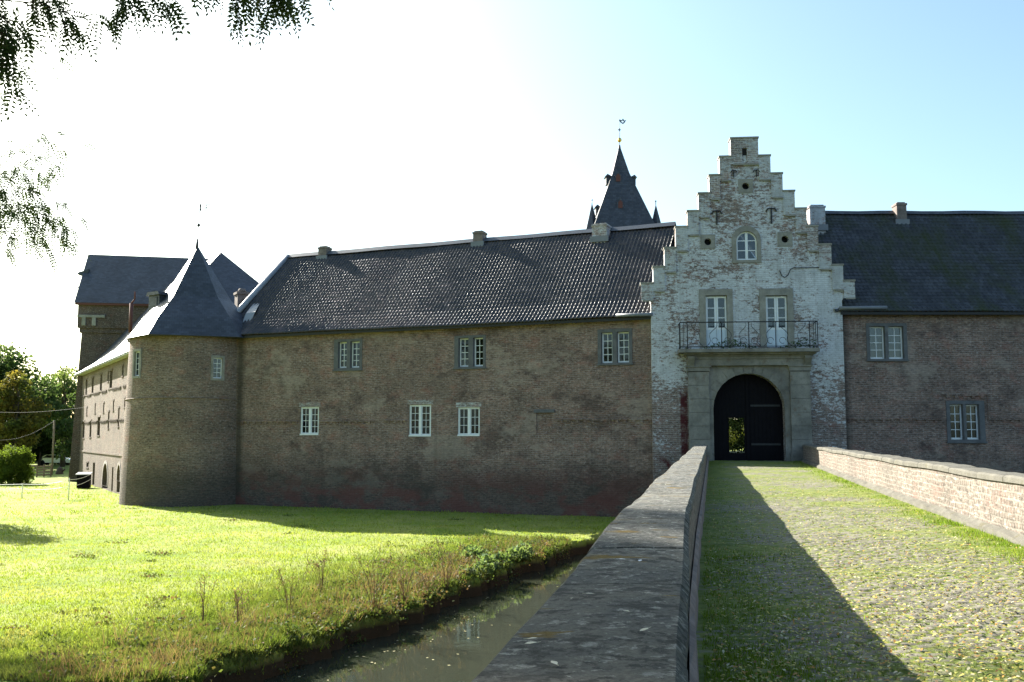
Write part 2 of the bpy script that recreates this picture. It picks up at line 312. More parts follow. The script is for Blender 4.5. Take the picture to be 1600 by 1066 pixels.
def ground(x, y):
    x = np.asarray(x, float); y = np.asarray(y, float); d = edge_dist(x, y) + .5 * wob(x, y, 1.0) + .2 * wob(x + 9, y, 3.6)
    near = np.exp(-np.clip(-d, 0, None) / 1.6)
    z = .07 * wob(x, y, .35) + .03 * wob(x + 5, y - 3, 1.3) + near * (.13 * wob(x, y + 7, 2.2) + .07 * wob(x - 4, y, 6) - .06)
    t = np.clip((d + .4) / .3, 0, 1); t = t * t * (3 - 2 * t)
    return z * (1 - t) + t * -1.5
WATER = -.5
def axis(lo, hi, dense):                     # stretching grid lines to the horizon
    out = [lo]; a0, a1, st = dense; v = a0
    left = []; s = st; p = a0
    while p > lo: s = min(s * 1.25, 150); p -= s; left.append(max(p, lo))
    mid = list(np.arange(a0, a1, st)); right = []; s = st; p = a1
    while p < hi: right.append(p); s = min(s * 1.25, 150); p += s
    return np.array(sorted(set(left)) + mid + right + [hi])
xs = axis(-1500, 1500, (-16, 6, .14)); ys = axis(-400, 2500, (14, 40, .14))
X, Y = np.meshgrid(xs, ys); Z = ground(X, Y); Z = np.where(Y > 120, 0, Z)
nx, ny = len(xs), len(ys); I = np.arange(nx * ny).reshape(ny, nx)
me = np_mesh('ground', np.stack([X, Y, Z], -1).reshape(-1, 3), np.stack([I[:-1, :-1], I[:-1, 1:], I[1:, 1:], I[1:, :-1]], -1).reshape(-1, 4), True)
k = Mat('meadow_turf'); p = k.ob; z = k.sep(p)[2]
c = k.mix(k.ramp(k.noise(p, .3, 6, .7), (.38, 0.0), (.62, 1.0)), (.16, .235, .03), (.28, .30, .085))
c = k.mix(k.ramp(k.noise(p, 2.5, 5, .7), (.5, 0.0), (.7, .7)), c, (.2, .2, .07))
c = k.mix(k.ramp(k.math('MULTIPLY', z, -1.0), (.13, 0.0), (.28, 1.0)), c, (.045, .034, .02))
k.bump(k.noise(p, 9, 5, .7), .8, .06); tag(link('ground', me, k.base(c, .95, .1)), kind='structure')
v = [(-200, -200, WATER), (300, -200, WATER), (300, 60, WATER), (-200, 60, WATER)]
k = Mat('moat_water'); k.bump(k.noise(k.scale(k.ob, (1, 1, 1)), 2.2, 3, .5), .05, .05)
k.base((.03, .035, .024), .04, .5); tag(link('water', np_mesh('water', v, [(0, 1, 2, 3)]), k.m), kind='structure')

# ------------------------------------------------------------------ the bridge
def lerp_pts(Yv, pts): a = np.array(pts); return np.interp(Yv, a[:, 0], a[:, 1])
LIN = [(-10, -1.9), (0, -.03), (2.33, .40), (4.43, .79), (7.76, 1.40), (13, 2.46), (20, 3.92), (30, 6.0), (43.6, 8.82)]   # inner edge of the left parapet
RIN = [(-10, 2.4), (0, 4.42), (13.1, 7.02), (20.5, 8.42), (30, 10.3), (43.6, 13.1)]                                        # inner edge of the right parapet
def deck_z(y): y = np.asarray(y, float); t = np.clip((y - 6) / 38, 0, 1); return 2.24 + .44 * t
def ptop_z(y): y = np.asarray(y, float); t = np.clip((y - 10) / 34, 0, 1); return 3.245 + .185 * t + .012 * np.sin(y * 1.1)
YS = [-10, -6, -3, 0, 1.5, 2.33, 4.43, 6, 7.76, 10, 13, 16, 20, 25, 30, 36, 40, 43.55]
def sweep(section, ys, name, mat, parent):   # section(y) -> list of (x, z), closed, shear plane sections
    b = MB(); rings = [[(x, y, z) for x, z in section(y)] for y in ys]; n = len(rings[0]); acc = 0
    for i in range(len(ys) - 1):
        l = math.dist(rings[i][0], rings[i + 1][0]); per = 0
        for j in range(n):
            p, q = rings[i][j], rings[i][(j + 1) % n]; w = math.dist(p, q)
            b.face([q, p, rings[i + 1][j], rings[i + 1][(j + 1) % n]], [(acc, per + w), (acc, per), (acc + l, per), (acc + l, per + w)]); per += w
        acc += l
    b.face(rings[0]); b.face(rings[-1][::-1]); return b.build(name, mat, parent)
lx = lambda y: float(lerp_pts(y, LIN)); rx = lambda y: float(lerp_pts(y, RIN)); dz = lambda y: float(deck_z(y)); pz = lambda y: float(ptop_z(y))
br = thing('bridge', 'old brick bridge crossing the moat to the white gatehouse', 'bridge')
sweep(lambda y: [(lx(y) - .5, -1.6), (rx(y) + .5, -1.6), (rx(y) + .5, dz(y) - .06), (lx(y) - .5, dz(y) - .06)], YS, 'bridge_body', M['brick'], br)
pw = thing('parapet_wall', 'left brick parapet with dark flat coping running to the gate', 'wall', group='bridge parapets')
ycut = [-10, -8, -6] + list(np.arange(-4, 43.5, .7)) + [43.55]
sweep(lambda y: [(lx(y) - .5, dz(y) - .9), (lx(y) + .0, dz(y) - .3), (lx(y) - .03, pz(y) - .10), (lx(y) - .5, pz(y) - .10)], YS, 'wall', M['parapet'], pw)
sweep(lambda y: [(lx(y) + .002, dz(y) - .1), (lx(y) + .06 + .012 * math.sin(y * 3), dz(y) - .1), (lx(y) + .045, dz(y) + .2 + .03 * math.sin(y * 2.1)), (lx(y) + .002, dz(y) + .25)], ycut, 'plinth', M['chimney'], pw)
pr = thing('parapet_wall', 'right brick parapet with its sunlit inner face and pale coping', 'wall', group='bridge parapets')
sweep(lambda y: [(rx(y) + .02, dz(y) - .3), (rx(y) + .5, dz(y) - .9), (rx(y) + .5, pz(y) - .10), (rx(y) + .04, pz(y) - .10)], YS, 'wall', M['parapet'], pr)
sweep(lambda y: [(rx(y) - .11 - .02 * math.sin(y * 2), dz(y) - .1), (rx(y) + .018, dz(y) - .1), (rx(y) + .018, dz(y) + .14), (rx(y) - .09, dz(y) + .09 + .02 * math.sin(y * 2.7))], ycut, 'plinth', M['coping'], pr)
# coping: long slabs with open joints, a rounded arris, each slab a little out of line
def coping(side, parent):
    b = MB(); y = -9.5; rnd = random.Random(3 + side)
    while y < 43.4:
        L = rnd.uniform(1.0, 1.7); y1 = min(y + L, 43.55); t = rnd.uniform(-.003, .003); sh = rnd.uniform(-.004, .004); n = 4; rings = []
        for i in range(n + 1):
            yy = y + .009 + (y1 - y - .018) * i / n; e = .02 if i in (0, n) else 0
            if side < 0: x0, x1 = lx(yy) - .545 + sh, lx(yy) + .012 + sh
            else: x0, x1 = rx(yy) - .012 + sh, rx(yy) + .54 + sh
            zt = pz(yy) + t + .004 * math.sin(yy * 5) - e * .5; zb = pz(yy) - .102
            w = .004 * math.sin(yy * 7.3 + side)
            rings.append([(x0 + w, yy, zb), (x0 + w, yy, zt - .03), (x0 + .03, yy, zt), (x0 * .5 + x1 * .5, yy, zt + .006), (x1 - .03, yy, zt), (x1 - w, yy, zt - .035), (x1 - w, yy, zb)])
        for i in range(n):
            for j in range(7): b.face([rings[i][(j + 1) % 7], rings[i][j], rings[i + 1][j], rings[i + 1][(j + 1) % 7]])
        b.face(rings[0]); b.face(rings[-1][::-1]); y = y1
    return b.build('coping', M['coping_dark' if side < 0 else 'coping'], parent)
coping(-1, pw); coping(1, pr)

# cobbled road: every stone is real relief, moss in the joints
def cobbles(y0, y1, st):
    n = int((y1 - y0) / st); m = int(4.5 / st); yv = np.linspace(y0, y1, n + 1); tv = np.linspace(0, 1, m + 1)
    T, Yg = np.meshgrid(tv, yv); xl = lerp_pts(yv, LIN)[:, None]; xr = lerp_pts(yv, RIN)[:, None]; Xg = xl + (xr - xl) * T
    U = (T - .5) * 4.35; V = Yg; cw, chh = .155, .11
    jr = np.random.default_rng(5); JX = jr.uniform(-.32, .32, (64, 512)); JY = jr.uniform(-.25, .25, (64, 512)); JC = jr.uniform(0, 1, (64, 512)); JH = jr.uniform(-1, 1, (64, 512))
    f1 = np.full(U.shape, 9.); f2 = np.full(U.shape, 9.); cid = np.zeros(U.shape); chg = np.zeros(U.shape); r0 = np.floor(V / chh).astype(int)
    for dr in (-1, 0, 1):
        r = r0 + dr; off = (r % 2) * .5; c0 = np.floor(U / cw - off).astype(int)
        for dc in (-1, 0, 1):
            c = c0 + dc; a, bb = c % 64, r % 512
            cx = (c + off + .5 + JX[a, bb]) * cw; cy = (r + .5 + JY[a, bb]) * chh
            d = np.maximum(np.abs(U - cx) / cw, np.abs(V - cy) / chh) * .55 + np.hypot((U - cx) / cw, (V - cy) / chh) * .6
            m1 = d < f1; f2 = np.where(m1, f1, np.minimum(f2, d)); cid = np.where(m1, JC[a, bb], cid); chg = np.where(m1, JH[a, bb], chg); f1 = np.where(m1, d, f1)
    g = np.clip((f2 - f1) / .34, 0, 1); dome = 1 - (1 - g) ** 2
    edge = np.exp(-((1 - T) * 4.3 / .5) ** 2) + .62 * np.exp(-(T * 4.3 / .8) ** 2)
    grow = np.clip(.75 + .5 * wob(Xg, Yg, .5) + .28 * wob(Xg, Yg + 4, 2.0) + .62 * edge, 0, 1.3)      # how far moss has swallowed the stones
    z = deck_z(Yg) - .03 + .024 * dome * (1 - .45 * np.clip(grow, 0, 1)) + .006 * chg + .022 * grow + .018 * wob(Xg, Yg, .8)
    joint = np.clip(1 - g * (1.45 - grow), 0, 1)
    return Xg, Yg, z, joint, cid
V_, F_, J_, C_, base = [], [], [], [], 0
for y0, y1, st in ((-9.8, 5, .12), (5, 14, .024), (14, 24, .036), (24, 44.6, .06)):
    xg, yg, zg, jg, cg = cobbles(y0, y1, st); n, m = xg.shape; I = np.arange(n * m).reshape(n, m) + base
    V_.append(np.stack([xg, yg, zg], -1).reshape(-1, 3)); F_.append(np.stack([I[:-1, :-1], I[:-1, 1:], I[1:, 1:], I[1:, :-1]], -1).reshape(-1, 4)); J_.append(jg.ravel()); C_.append(cg.ravel()); base += n * m
me = np_mesh('road', np.concatenate(V_), np.concatenate(F_), True); vcol(me, 'joint', np.concatenate(J_)); vcol(me, 'stone_id', np.concatenate(C_))
k = Mat('mossy_cobbles'); p = k.ob
c = k.mix(k.attr('stone_id'), (.12, .11, .085), (.215, .195, .15)); c = k.mix(.7, c, k.ramp(k.noise(p, 14, 6, .75), (.3, .6), (.7, 1.35)), 'MULTIPLY')
mo = k.mix(k.ramp(k.noise(p, 3, 5, .7), (.4, 0.0), (.65, 1.0)), (.10, .135, .02), (.2, .215, .05))
f = k.ramp(k.math('ADD', k.attr('joint'), k.math('MULTIPLY', k.math('SUBTRACT', k.noise(p, 9, 5, .75), .5), .7)), (.3, 0.0), (.62, 1.0))
k.bump(k.noise(p, 40, 5, .75), .5, .012); tag(link('road', me, k.base(k.mix(f, c, mo), .85, .25)), kind='structure')

# ------------------------------------------------------------------ building blocks for the castle
def arch(x0, x1, z0, zs, n=14, rise=1.0):    # opening outline: jambs from z0 to zs, round head
    r = (x1 - x0) / 2; c = (x0 + x1) / 2
    return [(x0, z0), (x1, z0)] + [(c + r * math.cos(math.pi * i / n), zs + r * rise * math.sin(math.pi * i / n)) for i in range(n + 1)]
rectp = lambda x0, x1, z0, z1: [(x0, z0), (x1, z0), (x1, z1), (x0, z1)]
def shell(parent, x0, x1, z0, z1, depth, mat, holes=(), t=.45, closed=True, name='wall', top=None):
    b = MB().prism(top or rectp(x0, x1, z0, z1), 0, t, holes)
    if closed: b.box(x0, x0 + t - .01, t + .002, depth - t, z0, z1); b.box(x1 - t + .01, x1, t + .002, depth - t, z0, z1); b.box(x0, x1, depth - t + .002, depth, z0, z1)
    return b.build(name, mat, parent)
def sash(parent, x0, x1, z0, z1, y, cols, rows, fw=.072, bw=.032, mat=None, name='sash'):
    b = MB(); e = .004; y1 = y + .05
    b.box(x0 + e, x0 + fw, y, y1, z0 + e, z1 - e); b.box(x1 - fw, x1 - e, y, y1, z0 + e, z1 - e)
    b.box(x0 + fw, x1 - fw, y, y1, z0 + e, z0 + fw * 1.25); b.box(x0 + fw, x1 - fw, y, y1, z1 - fw, z1 - e)
    a0, a1, c0, c1 = x0 + fw, x1 - fw, z0 + fw * 1.25, z1 - fw
    for i in range(1, cols): c = a0 + (a1 - a0) * i / cols; b.box(c - bw / 2, c + bw / 2, y + .008, y1 - .006, c0, c1)
    for j in range(1, rows): c = c0 + (c1 - c0) * j / rows; b.box(a0, a1, y + .012, y1 - .01, c - bw / 2, c + bw / 2)
    o = b.build(name, mat or M['white'], parent)
    p = MB().box(a0, a1, y + .026, y + .032, c0, c1).build('pane', M['glass'], parent); return o
def curtain(parent, x0, x1, z0, z1, y):
    b = MB(); n = 24
    f = lambda i: (x0 + (x1 - x0) * i / n, y + .025 * math.sin(i * 2.1) + .012 * math.sin(i * 5.3))
    for i in range(n): (a, ya), (c, yc) = f(i), f(i + 1); b.face([(a, ya, z0), (c, yc, z0), (c, yc, z1), (a, ya, z1)])
    return b.build('curtain', M['curtain'], parent)
def window(parent, r, lights, rows=4, cols=2, mat=None, curt=(), y=.17):
    x0, x1, z0, z1 = r; e = .004; b = MB(); lz0, lz1 = lights[0][2], lights[0][3]; yf, yb = -.03, .3
    b.box(x0 + e, x1 - e, yf, yb, z0 + e, lz0); b.box(x0 + e, x1 - e, yf, yb, lz1, z1 - e)
    ed = [x0 + e] + [v for l in lights for v in l[:2]] + [x1 - e]
    for i in range(0, len(ed), 2): b.box(ed[i], ed[i + 1], yf + .004, yb, lz0, lz1)
    b.box(x0 - .04, x1 + .04, yf - .05, yf - .002, z0 + .01, z0 + .09)
    o = b.build('window', mat or M['frame_stone'], parent)
    for l in lights: sash(o, l[0], l[1], l[2], l[3], y, cols, rows)
    for l in curt: curtain(o, l[0], l[1], l[2], l[3], y + .12)
    return o
def anchor(parent, x, z0, z1, tee=True, s=1.0):
    b = MB(); b.box(x - .035 * s, x + .035 * s, -.075, -.03, z0, z1)
    if tee: b.tube([(x - .24 * s, -.055, z1 - .12 * s), (x - .15 * s, -.055, z1 + .02), (x, -.055, z1 + .03), (x + .15 * s, -.055, z1 + .02), (x + .24 * s, -.055, z1 - .12 * s)], .032 * s, 5)
    return b.build('wall_anchor', M['iron'], parent)
def curls(parent, x, z):
    b = MB()
    for s in (-1, 1): b.tube([(x + s * .1 + .1 * math.cos(a), -.05, z + .1 * math.sin(a)) for a in np.linspace(math.pi * .9, math.pi * 2.2, 9)], .022, 5)
    return b.build('wall_anchor', M['iron'], parent)
def dentils(parent, x0, x1, z, mat, gaps=(), name='string_course'):
    cuts = sorted(g for g in gaps if g[1] > x0 and g[0] < x1); runs = []; a = x0
    for g0, g1 in cuts: runs.append((a, g0)); a = g1
    runs.append((a, x1))
    for a, c in runs:
        if c - a < .25: continue
        n = max(1, round((c - a) / .2)); w = (c - a) / n; b = MB(); f = lambda x: .014 * math.sin(x * .8) + .01 * math.sin(x * 2.9)
        for i in range(n):
            x = a + i * w; b.box(x, x + w, -.06 - .008 * (i % 3), .02, z - .03 + f(x), z + .05 + f(x))
            if i % 2: b.box(x + .03, x + w - .03, -.055, .02, z - .13 + f(x) - .02 * (i % 4 == 1), z - .032 + f(x))
        b.build(name, mat, parent)
def chimney(parent, fr, px0, px1, ptop, pbase, yl, mat=None, name='chimney', deep=.6, under=.5, band=True):
    x0, zb = fr.pix(px0, pbase, yl); x1, zt = fr.pix(px1, ptop, yl); b = MB()
    b.box(x0, x1, yl, yl + deep, zb - under, zt - .12)
    if band: b.box(x0 - .035, x1 + .035, yl - .035, yl + deep + .035, zt - .119, zt - .02)
    b.box(x0 + .05, x1 - .05, yl + .05, yl + deep - .05, zt - .019, zt + .05)
    o = b.build(name, mat or M['chimney'], parent)
    MB().box(x0 - .1, x1 + .1, yl - .09, yl - .002, zb - .28, zb + .03).build('flashing', M['lead'], o); return o
def pantiles(parent, x0, x1, prof, cw=.2, rl=.3, amp=.027, lift=.008, hip=None, mat=None, name='roof', seed=1, seg=6):
    """Interlocking S-tiles as real relief. prof: list of (y, z) from eaves to ridge."""
    P = np.array(prof, float); sl = np.concatenate([[0], np.cumsum(np.hypot(*(P[1:] - P[:-1]).T))]); S = sl[-1]
    nc = int((x1 - x0) / cw); nr = int(S / rl) + 1; rnd = np.random.default_rng(seed); jt = rnd.normal(0, .0015, (nr, nc + 1)); tc = rnd.uniform(0, 1, (nr, nc + 1)) ** 2
    xi = np.arange(nc * seg + 1); x = x0 + xi * cw / seg; ph = (xi % seg) / seg; ci = np.minimum(xi // seg, nc - 1)
    wave = amp * (np.cos(2 * np.pi * ph) + .35 * np.cos(4 * np.pi * ph + .6)); vs, fs, tl = [], [], []; base = 0; w = len(x)
    at = lambda s: (np.interp(s, sl, P[:, 0]), np.interp(s, sl, P[:, 1]))
    for r in range(nr):
        s0, s1 = r * rl, min((r + 1) * rl + .04, S); (ya, za), (yb, zb) = at(max(s0 - .02, 0) if r else -.0), at(s1)
        d = np.array([yb - ya, zb - za]); d /= np.hypot(*d); nrm = np.array([-d[1], d[0]]); sag = .03 * np.sin(x * .35 + r * .1) + .012 * np.sin(x * 1.3)
        for (yy, zz, h) in ((ya, za, -.03), (ya, za, lift), (yb, zb, 0.0)):
            hh = h + wave + jt[r, ci] * (1 if h > 0 else .5) + sag; vs.append(np.stack([x, yy + nrm[0] * hh, zz + nrm[1] * hh], -1))
        tl.append(np.tile(tc[r, ci], 3))
        for k2 in range(2):
            i = np.arange(w - 1) + base + k2 * w; q = np.stack([i, i + 1, i + 1 + w, i + w], -1)
            if hip is not None: q = q[x[:-1] + cw / 2 > x0 + hip * (s0 / S)]
            fs.append(q)
        base += 3 * w
    me = np_mesh(name, np.concatenate(vs), np.concatenate(fs)); vcol(me, 'tile', np.concatenate(tl))
    return link(name, me, mat or M['pantile'], parent)

# ------------------------------------------------------------------ gatehouse
FG = Frame(6.51, 44.6, -.092); gp = FG.pix
gate = thing('gatehouse', 'whitewashed brick gatehouse with stepped gable and arched gate', 'gatehouse', FG.o, FG.a)
GW = gp(1320, 600)[0]; GZ = dz(44)
Lst = [(1141, 215), (1123.8, 244), (1107.8, 273), (1090.9, 301.5), (1073.7, 329), (1055.4, 352), (1038, 386.8), (1020.3, 415), (1001.5, 441.7)]
Rst = [(1184, 215), (1203.1, 241.9), (1222, 269.5), (1241, 296.8), (1259.4, 324.3), (1277.5, 353.6), (1298, 380.3), (1316.5, 413.5), (1334.8, 437.5)]
Lp = [gp(*p) for p in Lst]; Rp = [gp(*p) for p in Rst]; GT = .55
for i in range(len(Lp)):                      # level the two sides of each step
    z = (Lp[i][1] + Rp[i][1]) / 2; Lp[i] = (Lp[i][0], z * .5 + Lp[i][1] * .5); Rp[i] = (Rp[i][0], z * .5 + Rp[i][1] * .5)
outl = [(0, -.6), (GW, -.6)]
pts = []
kz = Rp[8][1] - .95; pts += [(GW, kz), (Rp[8][0] - .12, Rp[8][1] - .3), (Rp[8][0], Rp[8][1])]
for i in range(7, -1, -1): pts += [(Rp[i][0], Rp[i + 1][1]), (Rp[i][0], Rp[i][1])]
for i in range(0, 8): pts += [(Lp[i][0], Lp[i][1]), (Lp[i][0], Lp[i + 1][1])]
pts += [(Lp[8][0], Lp[8][1]), (Lp[8][0] + .12, Lp[8][1] - .3), (0, Lp[8][1] - .95)]
outl += pts
ax0, ax1 = gp(1114.5, 660)[0], gp(1226, 660)[0]; azs = gp(1170, 640)[1]; AR = (ax1 - ax0) / 2; azs = gp(1170, 585)[1] - AR * .98
dl = [FG.rect(1093, 452, 1145.5, 543), FG.rect(1187, 451, 1240, 543)]
aw = FG.rect(1143.5, 353, 1189, 411)
occ = [(gp(1165, 291), .34), (gp(1106, 378), .34), (gp(1226.5, 374), .34)]
circ = lambda c, r, n=20: [(c[0] + r * math.cos(2 * math.pi * i / n), c[1] + r * math.sin(2 * math.pi * i / n)) for i in range(n)]
px0, px1, pzt = gp(1075, 620)[0], gp(1265, 620)[0], gp(1170, 553)[1]
slot = FG.rect(1159.5, 232, 1167, 258)
awc = (aw[0] + aw[1]) / 2; awr = (aw[1] - aw[0]) / 2
holes = [arch(ax0, ax1, GZ - .15, azs, 20)] + [rectp(*d) for d in dl] + [arch(aw[0], aw[1], aw[2], aw[3] - awr)] + [circ(c, .17) for c, r in occ]
MB().prism(outl, 0, GT, holes).build('wall', M['wash'], gate)
for c, r in occ:                               # square stone plates with a round hole
    o = MB().prism(rectp(c[0] - r, c[0] + r, c[1] - r, c[1] + r), -.03, .0, [circ(c, .165)]).build('oculus', M['stone'], gate)
    MB().prism(circ(c, .2), .3, .32).build('unlit_backing', M['black'], o)  # near-black disc standing in for the darkness inside the hole
# step blocks with coping and lower ledge
def step(x0, x1, zt, zb, slotted=False):
    h = [rectp(*slot)] if slotted else ()
    o = MB().prism(rectp(x0, x1, zb, zt - .075), -.065, -.002, h).build('step_block', M['gable_brick'], gate)
    MB().box(x0 - .035, x1 + .035, -.1, GT + .05, zt - .073, zt + .0).build('coping', M['stone'], o)
    MB().box(x0 + .08, x1 + (.0), -.105, -.067, zb - .06, zb + .02).build('ledge', M['stone'], o)
step(Lp[0][0], Rp[0][0], Lp[0][1], gp(1163, 257)[1], True)
MB().box(slot[0] + .01, slot[1] - .01, -.004, -.001, slot[3] - .35, slot[3] - .02).build('vent_slot', M['black'], gate)
for i in range(1, 9):
    hb = 1.2 if i < 8 else .85
    step(Lp[i][0], Lp[i - 1][0] + .0 - .004, Lp[i][1], Lp[i][1] - hb); step(Rp[i - 1][0] + .004, Rp[i][0], Rp[i][1], Rp[i][1] - hb)
# arched gable window
def gwin():
    x0, x1, z0, z1 = aw; ix0, ix1, iz0, iz1 = FG.rect(1150.5, 361.5, 1183, 406.5); r = (ix1 - ix0) / 2; e = .004
    o = MB().prism(arch(x0 + e, x1 - e, z0 + e, z1 - awr), -.05, .28, [arch(ix0, ix1, iz0, iz1 - r)]).build('window', M['stone'], gate)
    zs = iz1 - r; inner = arch(ix0 + .07, ix1 - .07, iz0 + .08, zs)
    b = MB().prism(arch(ix0 + e, ix1 - e, iz0 + e, zs), .08, .13, [inner]); c = (ix0 + ix1) / 2
    b.box(c - .06, c + .06, .078, .132, iz0 + .08, iz1 - .075)
    for q in (.34, .68): b.box(ix0 + .07, c - .06, .09, .125, iz0 + (zs + r - iz0) * q - .02, iz0 + (zs + r - iz0) * q + .02); b.box(c + .06, ix1 - .07, .09, .125, iz0 + (zs + r - iz0) * q - .02, iz0 + (zs + r - iz0) * q + .02)
    b.build('sash', M['white'], o); MB().prism(inner, .104, .11).build('pane', M['glass'], o)
gwin()
# balcony doors
for j, (d, ix) in enumerate(zip(dl, ((1103, 1136.5), (1197, 1231)))):
    x0, x1, z0, z1 = d; i0, i1 = gp(ix[0], 500)[0], gp(ix[1], 500)[0]; zt = gp(ix[0], 462)[1]; e = .004; b = MB()
    b.box(x0 + e, i0, -.05, .3, z0 + e, zt - .28); b.box(i1, x1 - e, -.05, .3, z0 + e, zt - .28); b.box(x0 + e, i0, -.055, .3, zt - .276, zt); b.box(i1, x1 - e, -.055, .3, zt - .276, zt); b.box(x0 + e, x1 - e, -.06, .3, zt, z1 - e)
    o = b.build('balcony_door', M['stone'], gate); zp = gp(ix[0], 515.5)[1]; c = (i0 + i1) / 2
    for a0, a1 in ((i0 + .015, c - .003), (c + .003, i1 - .015)):
        sash(o, a0, a1, zp, zt - .03, .1, 1, 3, .085, .035, M['white'], 'door_leaf')
        b = MB(); b.box(a0 + .004, a1 - .004, .1, .15, z0 + .03, zp); b.box(a0 + .08, a1 - .08, .085, .0995, z0 + .16, zp - .06); b.build('door_panel', M['doorpaint'], o)
    curtain(o, i0 + .04, c - .05 if j == 0 else i1 - .04, zp, zp + (.35 if j == 0 else .75), .24)
for x, a, b_ in ((1119.6, 352, 331), (1205, 350, 327)): anchor(gate, gp(x, 340)[0], gp(x, a)[1], gp(x, b_)[1])
for x, a, b_ in ((1146.2, 278, 268), (1181.6, 277, 267)): anchor(gate, gp(x, 272)[0], gp(x, a)[1], gp(x, b_)[1], True, .65)
MB().tube([(gp(*p)[0], -.04, gp(*p)[1]) for p in ((1218, 423), (1221, 431), (1226, 434), (1231, 430), (1235, 421), (1240, 419), (1270, 418.5), (1299, 418))], .018, 5).build('cable', M['iron'], gate)
# portal: stone surround, pilasters, entablature
b = MB(); pin0, pin1 = gp(1107.5, 620)[0], gp(1233.5, 620)[0]; zent = gp(1170, 572)[1]
holeA = arch(ax0, ax1, GZ - .1, azs, 24)
b.prism([(pin0, GZ - .3), (ax0, GZ - .3)] + [(ax0, azs)] + [(p[0], p[1]) for p in holeA[2:][::-1]][1:-1] + [(ax1, azs), (ax1, GZ - .3), (pin1, GZ - .3), (pin1, zent), (pin0, zent)], -.16, -.002)
por = b.build('portal', M['portal'], gate)
b = MB()                                       # voussoir band, a step proud of the surround
ri, ro = AR, AR + .36; cxa = (ax0 + ax1) / 2
for i in range(13):
    a0, a1 = math.pi * i / 13 + .008, math.pi * (i + 1) / 13 - .008
    b.prism([(cxa + ri * math.cos(a0), azs + ri * math.sin(a0)), (cxa + ro * math.cos(a0), azs + ro * math.sin(a0)), (cxa + ro * math.cos(a1), azs + ro * math.sin(a1)), (cxa + ri * math.cos(a1), azs + ri * math.sin(a1))], -.185 - .006 * (i % 3), -.162)
b.build('arch_stones', M['portal'], por)
for x0, x1 in ((px0, pin0 - .003), (pin1 + .003, px1)):
    b = MB(); z = GZ - .3; i = 0
    b.box(x0 - .05, x1 + .05, -.36, -.002, GZ - .3, GZ + .35)
    z = GZ + .352
    while z < zent - .3: h = min(.62, zent - .25 - z); b.box(x0 + .004 * (i % 2), x1 - .004 * (i % 3), -.29 - .006 * (i % 2), -.002, z, z + h - .012); z += h; i += 1
    b.box(x0 - .04, x1 + .04, -.34, -.002, zent - .25, zent - .06); b.box(x0 - .09, x1 + .09, -.4, -.002, zent - .058, zent)
    b.build('pilaster', M['portal'], por)
b = MB(); b.box(px0 - .05, px1 + .05, -.38, -.002, zent + .002, zent + .3); b.box(px0 - .08, px1 + .08, -.43, -.002, zent + .302, zent + .42); b.build('entablature', M['portal'], por)
# balcony
bx0, bx1 = gp(1061, 546, -.9)[0], gp(1281, 546, -.9)[0]; bz = gp(1170, 544.5, -.9)[1]; bal = MB()
zc = zent + .422; hh = bz - .16 - zc
bal.box(px0 - .1, px1 + .1, -.5, -.002, zc, zc + hh * .45); bal.box(px0 - .2, px1 + .2, -.68, -.002, zc + hh * .45 + .002, zc + hh); bal.box(bx0, bx1, -.9, -.002, bz - .158, bz)
bo = bal.build('balcony', M['portal'], gate)
for x in (px0 - .02, px1 - .28): MB().prism([(0, 0), (.0, -.75), (.25, -.62), (.62, -.1), (.62, 0)], 0, .3).build('bracket', M['portal'], bo).matrix_local = Matrix.Translation((x, -.01, zc - .0)) @ Matrix.Rotation(-math.pi / 2, 4, 'Z') @ Matrix.Diagonal((1, 1, 1, 1))
rl = MB(); rz = gp(1170, 503, -.85)[1]; yr = -.84
rl.tube([(bx0 + .06, -.02, rz), (bx0 + .06, yr, rz), (bx1 - .06, yr, rz), (bx1 - .06, -.02, rz)], .028, 6); rl.tube([(bx0 + .06, -.02, bz + .1), (bx0 + .06, yr, bz + .1), (bx1 - .06, yr, bz + .1), (bx1 - .06, -.02, bz + .1)], .018, 5)
posts = [gp(x, 520, yr)[0] for x in (1074, 1127.5, 1170, 1212, 1265)] + [bx0 + .06, bx1 - .06]
for x in posts: rl.tube([(x, yr, bz), (x, yr, rz)], .022, 5)
for y in (-.45,):
    for x in (bx0 + .06, bx1 - .06): rl.tube([(x, y, bz), (x, y, rz)], .016, 5)
ps = sorted(posts)
for a, c in zip(ps[:-1], ps[1:]):
    w = c - a
    if w < .6:
        rl.tube([(a + w / 2, yr, bz + .1), (a + w / 2, yr, rz)], .012, 4); continue
    m = (a + c) / 2; hz = (bz + .1 + rz) / 2
    for s in (-1, 1):
        rl.tube([(m + s * (.08 + .3 * w * t) + .09 * s * math.sin(t * 9), yr, bz + .12 + (rz - bz - .16) * t) for t in np.linspace(0, 1, 10)], .013, 4)
        rl.tube([(m + s * .3 * w + .14 * math.cos(q), yr, bz + .36 + .14 * math.sin(q)) for q in np.linspace(0, 5.2, 12)], .012, 4)
        0 and rl.tube([(m + s * .16 * w + .12 * math.cos(q), yr, rz - .22 + .12 * math.sin(q)) for q in np.linspace(1, 6.4, 12)], .011, 4)
rl.build('railing', M['iron'], bo)
